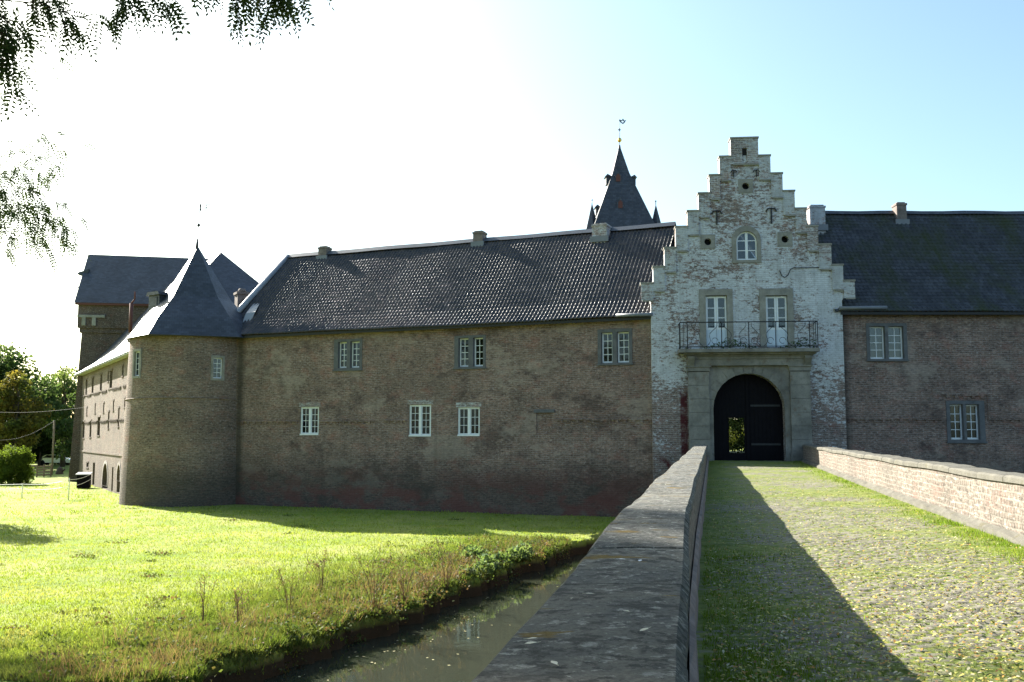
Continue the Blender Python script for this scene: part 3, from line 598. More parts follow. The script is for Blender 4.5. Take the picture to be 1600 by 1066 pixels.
# wooden gate with its wicket standing open, passage behind
wk = FG.rect(1137, 653, 1163, 706, .42); wz0 = GZ + .34
dr = MB(); e = .01; zb = GZ - .02
dr.prism(arch(ax0 + e, ax1 - e, zb, azs, 24), .4, .47, [rectp(wk[0], wk[1], wz0, wk[3])])
x = ax0 + .1
while x < ax1 - .1:
    top = azs + math.sqrt(max(0, (AR - .05) ** 2 - (x + .09 - cxa) ** 2)) - .04
    if x + .17 < wk[0] or x > wk[1]: dr.box(x, x + .17, .385, .399, zb + .05, top)
    else: dr.box(x, x + .17, .385, .399, wk[3] + .03, top)
    x += .182
dr.box(cxa - .06, cxa + .06, .34, .384, zb + .03, azs + AR - .06)
dl_o = dr.build('gate_door', M['gatewood'], gate)
for z in (GZ + .7, azs + .1): MB().box(cxa + .15, ax1 - .12, .36, .384, z, z + .09).build('hinge_strap', M['iron'], dl_o)
MB().box(wk[0] + .02, wk[0] + .07, .5, .5 + (wk[1] - wk[0]), wz0, wk[3]).build('wicket_door', M['gatewood'], dl_o)
b = MB(); pd = 9.0
b.box(ax0 - .6, ax0 - .25, GT, pd, GZ - .6, azs + AR + .4); b.box(ax1 + .25, ax1 + .6, GT, pd, GZ - .6, azs + AR + .4); b.box(ax0 - .249, ax1 + .249, GT, pd, azs + AR + .1, azs + AR + .4); b.build('passage', M['plaster_dark'], gate)
# gatehouse body and roof behind the gable
b = MB(); rzz = Lp[1][1] - .25; ez = Lp[8][1] - .7
b.box(.02, .4, GT + .002, 9, -.6, ez); b.box(GW - .4, GW - .02, GT + .002, 9, -.6, ez)
b.prism([(.41, azs + AR + .45), (GW - .41, azs + AR + .45), (GW - .41, ez), (GW / 2, rzz - .1), (.41, ez)], 8.6, 9.0); b.build('rear_wall', M['brick'], gate)
MB().prism([(-.1, ez - .05), (-.1, ez + .12), (GW / 2, rzz + .15), (GW + .1, ez + .12), (GW + .1, ez - .05), (GW / 2, rzz - .05)], GT + .004, 9.3).build('roof', M['slate'], gate)
# plants rooted on the balcony floor
def tuft_pts(n, x0, x1, y0, y1, z): return np.stack([rng.uniform(x0, x1, n), rng.uniform(y0, y1, n), np.full(n, z)], -1)

# ------------------------------------------------------------------ left wing
LE = at_y(370, 680, 54.0); FL = Frame(LE.x, 54.0, math.atan2(45.05 - 54.0, 6.58 - LE.x)); lp = FL.pix
LL = (Vector((6.62, 45.05, 0)) - FL.o).length
zeL = (lp(700, 504)[1] + lp(960, 493)[1] + lp(450, 520)[1]) / 3
wingL = thing('castle_wing', 'long brown brick castle wing with dark pantiled roof between round tower and gatehouse', 'castle building', FL.o, FL.a)
up = [((522, 530, 566, 580), ((528.5, 542), (547.5, 562)), (534, 575)), ((710, 524, 759, 577), ((716.5, 732), (739.5, 755)), (528, 573)), ((934, 514, 988, 571), ((939.5, 957), (964, 983)), (519, 567))]
lo = [((469, 636, 498, 679.5), ((470.5, 482.5), (485, 496.5))), ((639, 632.5, 673.5, 681.5), ((640.5, 654.5), (657.5, 671.5))), ((715, 636.5, 749.5, 681), ((716.5, 731), (734, 748)))]
holes = []; wins = []
for r, ls, (a, c) in up:
    R_ = FL.rect(*r); xm = sum(r[::2]) / 2; lt = [(lp(l0, 550)[0], lp(l1, 550)[0], lp(xm, c)[1], lp(xm, a)[1]) for l0, l1 in ls]; holes.append(R_); wins.append((R_, lt, 0))
for i, (r, ls) in enumerate(lo):
    R_ = FL.rect(*r); lt = [(lp(l0, 650)[0], lp(l1, 650)[0], R_[2] + .06, R_[3] - .05) for l0, l1 in ls]; holes.append(R_); wins.append((R_, lt, 1 + i))
niche = FL.rect(838, 645, 862, 678)
shell(wingL, -2.6, LL, -.6, zeL, 9.0, M['brick'], [rectp(*h) for h in holes] + [rectp(*niche)], .4)
MB().box(niche[0], niche[1], .06, .2, niche[2], niche[3]).build('blocked_niche', M['brick'], wingL)
MB().box(niche[0] - .12, niche[1] + .15, -.05, .1, niche[3] + .003, niche[3] + .16).build('lintel', M['frame_stone'], wingL)
for R_, lt, kind in wins:
    if kind == 0: window(wingL, R_, lt)
    else:
        x0, x1, z0, z1 = R_; o = MB().box(x0 + .004, lt[0][0], .06, .14, z0, z1).box(lt[0][1], lt[1][0], .05, .14, z0 + .06, z1 - .05).box(lt[1][1], x1 - .004, .06, .14, z0, z1).box(lt[0][0], lt[1][1], .06, .14, z1 - .05, z1 - .004).box(x0 + .004, x1 - .004, -.03, .16, z0 - .02, z0 + .058).build('window', M['white'], wingL)
        for l in lt: sash(o, *l, .08, 2, 4 if kind < 3 else 3, .045, .022)
        if kind == 3: curtain(o, lt[0][0], lt[0][1], lt[0][2], lt[0][3], .22); curtain(o, lt[1][0], (lt[1][0] + lt[1][1]) / 2 + .05, lt[0][2] + .5, lt[0][3], .22)
        elif kind == 1: curtain(o, lt[0][0] + .1, lt[0][1], lt[0][2], lt[0][3], .24); curtain(o, lt[1][0], lt[1][0] + .16, lt[0][2], lt[0][3], .24)
        else: curtain(o, lt[0][0], lt[1][1], lt[0][2], lt[0][2] + .35, .24)
        b = MB(); n = 7                        # shallow brick lintel of soldiers above the opening
        for i in range(n): a = x0 - .1 + (x1 - x0 + .2) * i / n; b.box(a + .006, a + (x1 - x0 + .2) / n - .006, -.015 - .005 * (i % 2), .04, z1 + .01, z1 + .24)
        b.build('brick_arch', M['gable_brick'], o)
zst = lp(900, 656)[1]; cx = [(h[0] - .15, h[1] + .1) for h in holes[3:]]
dentils(wingL, .1, lp(650, 656)[0], zst, M['brick'], cx + [(lp(585, 650)[0], lp(600, 650)[0])]); dentils(wingL, lp(868, 656)[0], LL - .05, zst, M['brick'], cx)
for x in (448, 545, 652, 770, 897, 984): curls(wingL, lp(x, 510)[0], zeL - .16)
wr = 5.5; wh = lp(1050, 352, wr)[1] * .5 + lp(600, 390, wr)[1] * .5 - zeL
prof = [(-.48, zeL - .12), (.1, zeL + .28), (.7, zeL + .77), (1.5, zeL + 1.55), (wr, zeL + wh)]
xl0 = -1.2; xr0 = lp(450, 402, wr)[0]
rfL = pantiles(wingL, xl0, LL + .1, prof, hip=xr0 - xl0)
MB().face([(xl0, 9.4, zeL - .1), (LL, 9.4, zeL - .1), (LL, wr, zeL + wh), (xr0, wr, zeL + wh)]) if False else None
b = MB(); b.face([(LL + .1, 9.42, zeL - .14), (xl0, 9.42, zeL - .14), (xr0, wr + .01, zeL + wh - .03), (LL + .1, wr + .01, zeL + wh - .03)]); b.face([(xl0, -.42, zeL - .16), (xr0, wr, zeL + wh - .04), (xl0, 9.42, zeL - .16)]); b.face([(xl0, -.3, zeL - .16), (xl0, 9.3, zeL - .16), (LL, 9.3, zeL - .16), (LL, -.3, zeL - .16)])
b.build('rear_roof', M['slate'], wingL)
def strip(parent, pts, w, h, mat, name, n=None):
    b = MB(); P = [Vector(p) for p in pts]
    for a, c in zip(P[:-1], P[1:]):
        d = (c - a).normalized(); s = d.cross(Vector((0, 0, 1))).normalized() * w; u = Vector((0, 0, h))
        for q in (1, -1): b.face([a + u, c + u, c + s * q - u * .6, a + s * q - u * .6] if q > 0 else [a + s * q - u * .6, c + s * q - u * .6, c + u, a + u])
    return b.build(name, mat, parent)
n = 24; strip(wingL, [(xr0 + (LL - xr0) * i / n, wr, zeL + wh + .02 + .014 * math.sin(i * 1.1)) for i in range(n + 1)], .26, .16, M['ridge'], 'ridge_tiles')
MB().tube([(xl0 - .05, -.45, zeL - .02), (xl0 + (xr0 - xl0) * .12, .1, zeL + .42), (xl0 + (xr0 - xl0) * .26, 1.0, zeL + 1.3), (xr0, wr, zeL + wh + .06)], .17, 8).build('hip_tiles', M['sun_tone_lead'], wingL)
vl = [FL.loc(v_) for v_ in (at_y(372, 522, 54.4), at_y(384, 490, 55.0), at_y(413, 450, 58.5), at_y(424, 440, 58.5), at_y(399, 487, 54.9), at_y(384, 520, 54.2))]; b = MB(); b.face(vl[:2] + vl[4:]); b.face([vl[1], vl[2], vl[3], vl[4]]); b.build('flashing_and_lit_plane', M['sun_tone_lead'], wingL)  # lower facet is lead flashing, upper one a plane added to catch the sun
MB().box(-1.0, LL, -.36, -.3, zeL - .3, zeL - .16).box(-1.0, LL, -.298, .0, zeL - .2, zeL - .165).build('eaves_board', M['iron'], wingL)
gx0 = lp(963, 488, -.45)[0]; MB().tube([(gx0, -.5, zeL - .06), (LL + .15, -.5, zeL - .09)], .085, 8).build('gutter', M['lead'], wingL)
chimney(wingL, FL, 497, 510, 385, 401, wr - .3); chimney(wingL, FL, 739, 754, 361, 379, wr - .3); chimney(wingL, FL, 925, 948, 349, 371, wr - .85, M['gable_brick'], deep=.9)

# ------------------------------------------------------------------ right wing
FR_ = Frame(15.1, 44.15, .004); rp = FR_.pix; RL = 26.0
wingR = thing('castle_wing', 'brown brick castle wing with dark mossy roof right of the gatehouse', 'castle building', FR_.o, FR_.a)
zeR = rp(1480, 484)[1]
R1 = FR_.rect(1353.6, 505, 1417.5, 565); l1 = [(rp(a, 535)[0], rp(b, 535)[0], rp(1385, 561)[1], rp(1385, 510)[1]) for a, b in ((1359, 1383), (1388, 1412))]
R2 = FR_.rect(1479, 626, 1539, 693); l2 = [(rp(a, 660)[0], rp(b, 660)[0], rp(1508, 687)[1], rp(1508, 632)[1]) for a, b in ((1485, 1505.5), (1510, 1530.5))]
xw = [(R1, l1), (R2, l2), ((R1[0] + 12, R1[1] + 12, R1[2], R1[3]), [(a + 12, b + 12, c, d) for a, b, c, d in l1])]
shell(wingR, -.1, RL, -.6, zeR, 10, M['brick'], [rectp(*r) for r, l in xw], .4)
w1 = window(wingR, R1, l1, curt=[(l1[0][0], l1[1][1], l1[0][2], l1[0][3])]); w2 = window(wingR, R2, l2); window(wingR, *xw[2])
curtain(w2, l2[0][0], l2[0][0] + .12, l2[0][2], l2[0][3], .25)
zs2 = rp(1400, 655)[1]; hz = rp(1508, 617)[1]
dentils(wingR, .05, RL, zs2, M['brick'], [(R2[0] - .2, R2[1] + .15)]); dentils(wingR, R2[0] - .2, R2[1] + .2, hz, M['brick'], name='hood_course')
MB().box(R2[1] + .16, R2[1] + .22, -.04, .01, zs2, hz).build('hood_return', M['brick'], wingR)
curls(wingR, rp(1447, 489)[0], zeR - .15)
rw = 5.0; rh = rp(1450, 334, rw)[1] - zeR
pantiles(wingR, -.3, RL, [(-.45, zeR - .12), (.2, zeR + .35), (1.1, zeR + 1.2), (rw, zeR + rh)], .22, .26, .024, .045, mat=M['tile_right'], seed=4, seg=4)
b = MB(); b.face([(RL, 10.45, zeR - .14), (-.1, 10.45, zeR - .14), (-.1, rw + .01, zeR + rh - .03), (RL, rw + .01, zeR + rh - .03)]); b.face([(-.1, -.3, zeR - .16), (-.1, 10, zeR - .16), (RL, 10, zeR - .16), (RL, -.3, zeR - .16)]); b.face([(-.1, -.4, zeR - .15), (-.1, rw, zeR + rh - .04), (-.1, 10.4, zeR - .15)]); b.face([(RL, -.4, zeR - .15), (RL, rw, zeR + rh - .04), (RL, 10.4, zeR - .15)]); b.build('rear_roof', M['slate'], wingR)
strip(wingR, [(-.3 + (RL + .3) * i / n, rw, zeR + rh + .02 + .02 * math.sin(i * 1.7)) for i in range(n + 1)], .22, .13, M['slate'], 'ridge_tiles')
MB().box(0, RL, -.38, -.31, zeR - .28, zeR - .15).box(0, RL, -.308, 0, zeR - .19, zeR - .155).build('eaves_board', M['iron'], wingR)
MB().tube([(-.1, -.52, zeR + .0), (rp(1385, 475, -.5)[0], -.52, zeR + .03)], .085, 8).build('gutter', M['lead'], wingR)
chimney(wingR, FR_, 1402, 1416, 317, 344, rw - .5); chimney(wingR, FR_, 1266, 1289, 321, 352, rw - 1.2, M['gable_brick'], deep=.8)

# ------------------------------------------------------------------ round tower
TC = at_y(300, 680, 56.0); TR = 3.72; tw = thing('round_tower', 'round brick corner tower under a pointed slate roof', 'tower', (TC.x, TC.y, 0))
zeT = at_y(290, 521, TC.y - TR)[2]
def ang(px): # angle on the tower of the visible point at pixel column px
    d = ray(px, 620); d = Vector((d.x, d.y)).normalized(); o = -Vector((TC.x, TC.y)); b_ = o.dot(d); disc = b_ * b_ - (o.dot(o) - TR * TR)
    t = -b_ - math.sqrt(max(disc, 0)); p = d * t; return math.atan2(p.y - TC.y, p.x - TC.x)
wa0, wa1 = ang(331), ang(348.5); wz0_, wz1_ = at_y(340, 592, TC.y - TR * .75)[2], at_y(340, 559, TC.y - TR * .75)[2]
wb0, wb1 = ang(204.5), ang(215); va0, va1 = at_y(210, 592, TC.y - .6)[2], at_y(210, 554, TC.y - .6)[2]
angs = sorted(set([wa0 % 6.2832, wa1 % 6.2832, wb0 % 6.2832, wb1 % 6.2832] + list(np.linspace(0, 2 * math.pi, 57)[:-1]))); angs.append(angs[0] + 2 * math.pi)
zl = sorted([-.6, .4, 1.2, wz0_, wz1_, va0, va1, zeT]); b = MB()
rad = lambda z: TR - .17 + .25 * max(0, 1 - max(z, 0) / 10)
for i in range(len(angs) - 1):
    am = (angs[i] + angs[i + 1]) / 2
    for j in range(len(zl) - 1):
        zm = (zl[j] + zl[j + 1]) / 2
        if (wa0 % 6.2832 < am < wa1 % 6.2832 and wz0_ < zm < wz1_) or (wb0 % 6.2832 < am < wb1 % 6.2832 and va0 < zm < va1): continue
        P = lambda a, z: (rad(z) * math.cos(a), rad(z) * math.sin(a), z)
        b.face([P(angs[i], zl[j]), P(angs[i + 1], zl[j]), P(angs[i + 1], zl[j + 1]), P(angs[i], zl[j + 1])], [(angs[i] * TR, zl[j]), (angs[i + 1] * TR, zl[j]), (angs[i + 1] * TR, zl[j + 1]), (angs[i] * TR, zl[j + 1])], True)
b.build('wall', M['brick_tower'], tw)
MB().tube([((TR - .07) * math.cos(a), (TR - .07) * math.sin(a), at_y(290, 622, TC.y - TR)[2] + .02 * math.sin(3 * a)) for a in np.linspace(0, 6.2832, 64)], .05, 5).build('string_course', M['brick_tower'], tw)
def tower_window(a0, a1, z0, z1, lights):
    am = (a0 + a1) / 2; w = 2 * rad((z0 + z1) / 2) * math.sin((a1 - a0) / 2); rz = am + math.pi / 2; c = Vector((math.cos(am), math.sin(am), 0)) * (rad((z0 + z1) / 2) * math.cos((a1 - a0) / 2) + .03)
    b = MB(); e = .05; b.box(-w / 2 - .08, -w / 2 + e, -.02, .35, z0 - .1, z1 + .12); b.box(w / 2 - e, w / 2 + .08, -.02, .35, z0 - .1, z1 + .12); b.box(-w / 2 + e, w / 2 - e, -.02, .35, z1 - .02, z1 + .12); b.box(-w / 2 + e, w / 2 - e, -.05, .35, z0 - .1, z0 + .02)
    o = b.build('window', M['stone'], tw); o.location = c; o.rotation_euler = (0, 0, rz); sash(o, -w / 2 + e, w / 2 - e, z0 + .02, z1 - .02, .1, 2, 4, .05, .025)
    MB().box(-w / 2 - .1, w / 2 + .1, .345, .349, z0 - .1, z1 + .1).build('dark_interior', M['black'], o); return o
tower_window(wa0, wa1, wz0_, wz1_, 1); tower_window(wb0, wb1, va0, va1, 1)
ap = at_y(308, 387, TC.y); az = ap.z; N8 = 8
prT = [(TR + .38, zeT - .12), (TR + .02, zeT + .33), (TR - .42, zeT + .95), (TR * .55, zeT + (az - zeT) * .42), (.06, az)]
OCT = [(-2.4, -3.9), (2.35, -3.9), (3.9, -1.8), (4.0, 1.7), (1.8, 4.1), (-1.8, 4.1), (-3.75, 1.7), (-3.65, -1.15)]; OCT = [(x * .949 - y * .316, x * .316 + y * .949) for x, y in OCT]
b = MB(); P = lambda i, r, z: (OCT[i % 8][0] * r / 4.1, OCT[i % 8][1] * r / 4.1, z)
for i in range(8):
    acc = 0; L8 = math.dist(OCT[i], OCT[(i + 1) % 8]) / 8.2
    for (r0, z0), (r1, z1) in zip(prT[:-1], prT[1:]):
        l = math.hypot(r1 - r0, z1 - z0); q = [P(i, r0, z0), P(i + 1, r0, z0), P(i + 1, r1, z1), P(i, r1, z1)]; h0, h1 = r0 * L8, r1 * L8
        b.face(q, [(-h0 + i * 7, acc), (h0 + i * 7, acc), (h1 + i * 7, acc + l), (-h1 + i * 7, acc + l)]); acc += l
b.face([P(i, TR + .38, zeT - .12) for i in range(8)][::-1]); rt = b.build('roof', M['slate_tower'], tw); rt.location = (ap.x - TC.x) * .35, 0, 0
# dormer on the left face
dp = at_y(243, 470, TC.y - 1.2); dpl = dp - Vector((TC.x, TC.y, 0)) - Vector(rt.location)
d = MB(); d.box(-.5, .5, -.1, 1.8, -.7, .3); d.box(-.3, .3, -.13, -.101, -.3, .2); dm = d.build('dormer', M['slate'], rt); da = math.atan2(dpl.y, dpl.x)
dm.location = (dpl.x, dpl.y, dpl.z); dm.rotation_euler = (0, 0, R(-35)); 
d = MB().prism([(-.62, .3), (.62, .3), (.5, .5), (-.5, .5)], -.22, 1.9).build('dormer_roof', M['slate_tower'], rt); d.location = dm.location; d.rotation_euler = dm.rotation_euler
# finial with its cut-out letter vane
fx = Vector((ap.x - TC.x, 0, 0)); f = MB(); s1 = at_y(310, 352, TC.y).z; s2 = at_y(310, 320, TC.y).z
f.tube([(fx.x - .01, 0, az - .3), (fx.x, 0, az + .5)], [.12, .05], 8); f.tube([(fx.x, 0, az + .3), (fx.x + .1, 0, s2 + .12)], .025, 6); f.ball((fx.x + .05, 0, s1), .1); fin = f.build('finial', M['iron'], tw)
v = MB(); vx, vz = fx.x + .12, s2 - .42; hgt = .44
v.box(vx, vx + .06, -.01, .01, vz, vz + hgt); v.box(vx + .06, vx + .24, -.01, .01, vz, vz + .055)
v.box(vx + .3, vx + .36, -.01, .01, vz, vz + hgt); v.box(vx + .36, vx + .6, -.01, .01, vz + hgt - .055, vz + hgt); v.box(vx + .36, vx + .52, -.01, .01, vz + .2, vz + .255); v.box(vx - .06, vx, -.012, .012, vz + .1, vz + .16); v.box(vx + .24, vx + .3, -.008, .008, vz + .21, vz + .235)
v.build('weathervane', M['iron'], fin)

# ------------------------------------------------------------------ sunlit range running away on the left
A = Vector((-37.35, 83.0)); Bp = Vector((-24.8, 62.0)); dirv = (Bp - A).normalized(); LR = (Bp - A).length + 4.0
FX = Frame(A.x, A.y, math.atan2(dirv.y, dirv.x)); xp = FX.pix
rng_ = thing('castle_range', 'sunlit brick castle range with rows of narrow slit windows left of the round tower', 'castle building', FX.o, FX.a)
zeX = (xp(125, 583)[1] + xp(200, 550)[1]) / 2
def zz(x, y): return x / 3.5547, 500 + y / 3.5547
ops = [(475, 335, 484, 415), (510, 322, 520, 405), (556, 303, 567, 392), (598, 290, 604, 340), (609, 282, 624, 378), (678, 257, 686, 310), (480, 487, 485, 525), (526, 470, 531, 515), (573, 463, 579, 510), (627, 450, 633, 500), (690, 437, 697, 483), (460, 565, 470, 655), (498, 560, 508, 650), (541, 540, 556, 640), (599, 510, 607, 600), (655, 490, 663, 590), (480, 792, 492, 818), (514, 792, 526, 925), (570, 797, 598, 945), (620, 818, 628, 955), (650, 805, 668, 960)]
hs = []
for x0, y0, x1, y1 in ops:
    r = FX.rect(*zz(x0, y0), *zz(x1, y1)); hs.append((max(r[0], .3), r[1], max(r[2], .05), r[3]))
shp = [arch(h[0], h[1], h[2], h[3] - (h[1] - h[0]) / 2) if i in (18, 20) else rectp(*h) for i, h in enumerate(hs)]
shell(rng_, 0, LR, -.6, zeX, 13.4, M['brick_range'], shp, .45)
for i, h in enumerate(hs):
    door = i in (17, 18, 19, 20)
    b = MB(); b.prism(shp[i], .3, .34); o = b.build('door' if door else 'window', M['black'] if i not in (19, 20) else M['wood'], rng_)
    if i in (18, 20):
        c = (h[0] + h[1]) / 2; r = (h[1] - h[0]) / 2
        MB().prism(arch(h[0] - .22, h[1] + .22, h[3] - r - .4, h[3] - r), -.03, -.002, [arch(h[0], h[1], h[3] - r - .399, h[3] - r)]).build('door_arch', M['gable_brick'], o)
    elif not door: MB().box(h[0] - .08, h[1] + .08, -.035, -.002, h[3], h[3] + .12).box(h[0] - .06, h[1] + .06, -.05, -.002, h[2] - .1, h[2]).build('surround', M['brick_dark'], o)
za, zb_ = xp(*zz(620, 385))[1], xp(*zz(600, 560))[1]
dentils(rng_, .5, LR - 3, za, M['brick_dark'], [(h[0] - .1, h[1] + .1) for h in hs[:6]]); dentils(rng_, .5, LR - 3, zb_, M['brick_dark'], [(h[0] - .1, h[1] + .1) for h in hs[11:16]])
MB().box(0, LR - 3, -.06, -.002, xp(*zz(600, 748))[1], xp(*zz(600, 738))[1]).build('ledge', M['brick_range'], rng_)
hw = 6.7; pk = at_y(345, 394, 68.0); pkl = FX.loc(pk); rzX = pk.z
b = MB(); e0, e1 = -.0, LR + 1.0; xr1 = pkl.x; hw = pkl.y
def rf(q, r): b.face(q, r)
S1 = math.hypot(hw, rzX - zeX)
pf = [(-.55, zeX - .22), (.5, zeX + .55), (1.6, zeX + 1.7), (hw, rzX)]
for (ya, za_), (yb, zb2) in zip(pf[:-1], pf[1:]):
    t0, t1 = (za_ - pf[0][1]) / (rzX - pf[0][1]), (zb2 - pf[0][1]) / (rzX - pf[0][1]); xa, xb = e1 + (xr1 - e1) * t0, e1 + (xr1 - e1) * t1
    b.face([(e0, ya, za_), (xa, ya, za_), (xb, yb, zb2), (e0, yb, zb2)], [(e0, t0 * S1), (xa, t0 * S1), (xb, t1 * S1), (e0, t1 * S1)])
b.face([(e1, -.55, zeX - .2), (e1, 2 * hw + .5, zeX - .2), (xr1, hw, rzX)]); b.face([(e1, 2 * hw + .5, zeX - .2), (e0, 2 * hw + .5, zeX - .2), (e0, hw, rzX), (xr1, hw, rzX)]); b.face([(e0, -.55, zeX - .2), (e0, hw, rzX), (e0, 2 * hw + .5, zeX - .2)])
b.build('roof', M['slate_tower'], rng_)
MB().box(0, LR, -.5, -.02, zeX - .34, zeX - .23).build('eaves_board', M['gable_brick'], rng_)
v0 = FX.loc(at_y(203.5, 520, 63.5)); v1 = FX.loc(at_y(205.5, 474, 63.5)); v2 = FX.loc(at_y(211, 456, 63.5))
MB().tube([v0, v1], .12, 8).tube([v1, v2 + Vector((0, 0, -.5))], .06, 6).tube([v2 + Vector((0, 0, -.5)), v2], .06, 6).build('flue_pipe', M['redwood'], rng_)
cb = FX.loc(at_y(377, 492, 60)); ct = FX.loc(at_y(377, 455, 60)); c = MB(); c.box(cb.x - .35, cb.x + .35, cb.y - .35, cb.y + .35, cb.z - 1.5, ct.z - .25); c.box(cb.x - .42, cb.x + .42, cb.y - .42, cb.y + .42, ct.z - .249, ct.z - .1); c.tube([(cb.x, cb.y, ct.z - .1), (cb.x, cb.y, ct.z + .15)], [.3, .18], 10); c.build('chimney', M['chimney'], rng_)

# ------------------------------------------------------------------ square tower at the far left corner
Q = at_z(106, 752, 0); FQ = Frame(Q.x, Q.y, R(9)); qp = FQ.pix
sq = thing('square_tower', 'dark square brick tower with steep slate roof at the far left corner', 'tower', FQ.o, FQ.a)
zq = qp(160, 474)[1]; zc1 = qp(122, 512)[1]; QW, QD = 11.5, 9.5; xq0 = qp(121, 472, -.2)[0]
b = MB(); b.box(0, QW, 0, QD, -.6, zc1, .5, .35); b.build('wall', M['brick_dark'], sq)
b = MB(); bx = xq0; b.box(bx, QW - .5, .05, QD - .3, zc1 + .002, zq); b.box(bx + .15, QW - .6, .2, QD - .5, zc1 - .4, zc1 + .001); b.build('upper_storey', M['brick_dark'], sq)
b = MB(); l0, zl_ = qp(121, 494); l1_ = qp(164, 495)[0]; b.box(l0, l1_, -.1, .045, zl_ - .1, zl_ + .12)
for px in (131, 147): x = qp(px, 500)[0]; b.box(x - .16, x + .16, -.08, .3, zl_ - .8, zl_ - .102)
b.build('stone_lintel', M['stone'], sq)
rq = QD / 2; zrq = qp(200, 401, rq)[1]; xr_0 = qp(138, 398, rq)[0]; b = MB(); x0, x1, y0, y1 = bx - .25, QW - .2, -.25, QD
b.face([(x0, y0, zq), (x1, y0, zq), (x1 - 1.2, rq, zrq), (xr_0, rq, zrq + .1)]); b.face([(x1, y1, zq), (x0, y1, zq), (xr_0, rq, zrq + .1), (x1 - 1.2, rq, zrq)]); b.face([(x0, y1, zq), (x0, y0, zq), (xr_0, rq, zrq + .1)]); b.face([(x1, y0, zq), (x1, y1, zq), (x1 - 1.2, rq, zrq)]); b.face([(x0, y0, zq), (x0, y1, zq), (x1, y1, zq), (x1, y0, zq)])
ro = b.build('roof', M['slate'], sq)
for f_ in (.35, .6):
    xx, zz_ = x0 + (xr_0 - x0) * f_, zq + (zrq - zq) * f_; MB().prism([(xx - .5, zz_ - .05), (xx + .4, zz_ - .3), (xx + .5, zz_ + .4), (xx - .35, zz_ + .12)], rq - 2.0, rq - 1.1).build('dormer', M['slate'], ro)
MB().box(x0 + .05, x1, -.2, .045, zq - .18, zq - .003).build('eaves_board', M['redwood'], sq)

# ------------------------------------------------------------------ church-like spire behind the ridge
SY = 76.0; sp_ap = at_y(968, 229, SY); FS = Frame(sp_ap.x, SY, R(2))
spx = lambda px, py: FS.loc(at_y(px, py, SY - 1.0))
spire = thing('spire_tower', 'dark slate spire with a gilded ball rising behind the left roof', 'tower', (sp_ap.x, SY, 0), FS.a)
zb0 = at_y(968, 356, SY).z; zmid = at_y(968, 274, SY).z; hb, hm = 1.87, .68
b = MB(); zp0 = zb0 - 2.4
for i in range(4):
    c = lambda r, k: (r * [1, 1, -1, -1][k % 4], r * [-1, 1, 1, -1][k % 4])
    acc = 0
    for (r0, z0), (r1, z1) in (((hb + 1.3, zp0), (hm, zmid)), ((hm, zmid), (.04, sp_ap.z))):
        l = z1 - z0; q = [(*c(r0, i + 3), z0), (*c(r0, i), z0), (*c(r1, i), z1), (*c(r1, i + 3), z1)]; b.face(q, [(-r0, acc), (r0, acc), (r1, acc + l), (-r1, acc + l)]); acc += l
sro = b.build('roof', M['slate'], spire)
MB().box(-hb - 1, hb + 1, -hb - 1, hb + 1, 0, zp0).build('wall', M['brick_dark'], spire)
def rad_s(z): return hm + (hb + 1.3 - hm) * (zmid - z) / (zmid - zp0)
for px, py, col in ((966, 283, 1), (967, 328, 1)):
    z = at_y(px, py, SY).z; r = rad_s(z) if z < zmid else hm; x = spx(px, py).x
    o = MB().prism([(x - .26, z - .35), (x + .26, z - .35), (x + .26, z + .2), (x, z + .55), (x - .26, z + .2)], -r - .12, -r + .6).build('dormer', M['slate'], sro)
    MB().prism([(x - .17, z - .3), (x + .17, z - .3), (x + .17, z + .15), (x, z + .35), (x - .17, z + .15)], -r - .16, -r - .122).build('hatch', M['redwood'], o)
for px, py in ((950, 282), (988.5, 283), (934, 330)):
    p = FS.loc(at_y(px, py, SY)); s = 1 if px > 968 else -1
    MB().box(p.x - .2, p.x + .2 , -.35, .35, p.z - .4, p.z + .2).prism([(p.x - .3, p.z + .2), (p.x + .3, p.z + .2), (p.x + .1 * s, p.z + .42)], -.45, .45).box(min(p.x, p.x - s * .6), max(p.x, p.x - s * .6), -.3, .3, p.z - .4, p.z + .1).build('dormer', M['slate'], sro)
f = MB(); zg = at_y(968, 219, SY).z; zx = at_y(968, 203, SY).z; zw = at_y(970, 190, SY).z
f.tube([(0, 0, sp_ap.z - .4), (0, 0, sp_ap.z + .1)], [.14, .07], 8); f.tube([(0, 0, sp_ap.z), (.05, 0, zw + .15)], .02, 6); f.box(-.12, .12, -.02, .02, zx - .03, zx + .03); f.box(-.03, .03, -.02, .02, zx - .12, zx + .12)
fo = f.build('finial', M['iron'], spire); MB().ball((0, 0, zg), .19).build('gilded_ball', M['gold'], fo)
v = MB(); v.prism([(-.02, zw + .05), (.15, zw - .12), (.3, zw - .22), (.45, zw - .1), (.58, zw + .14), (.42, zw + .08), (.3, zw + .26), (.2, zw + .1), (.0, zw + .2)], -.015, .015, [[(.15, zw - .02), (.3, zw - .1), (.38, zw), (.28, zw + .08)]]); v.build('weathervane', M['lead'], fo)
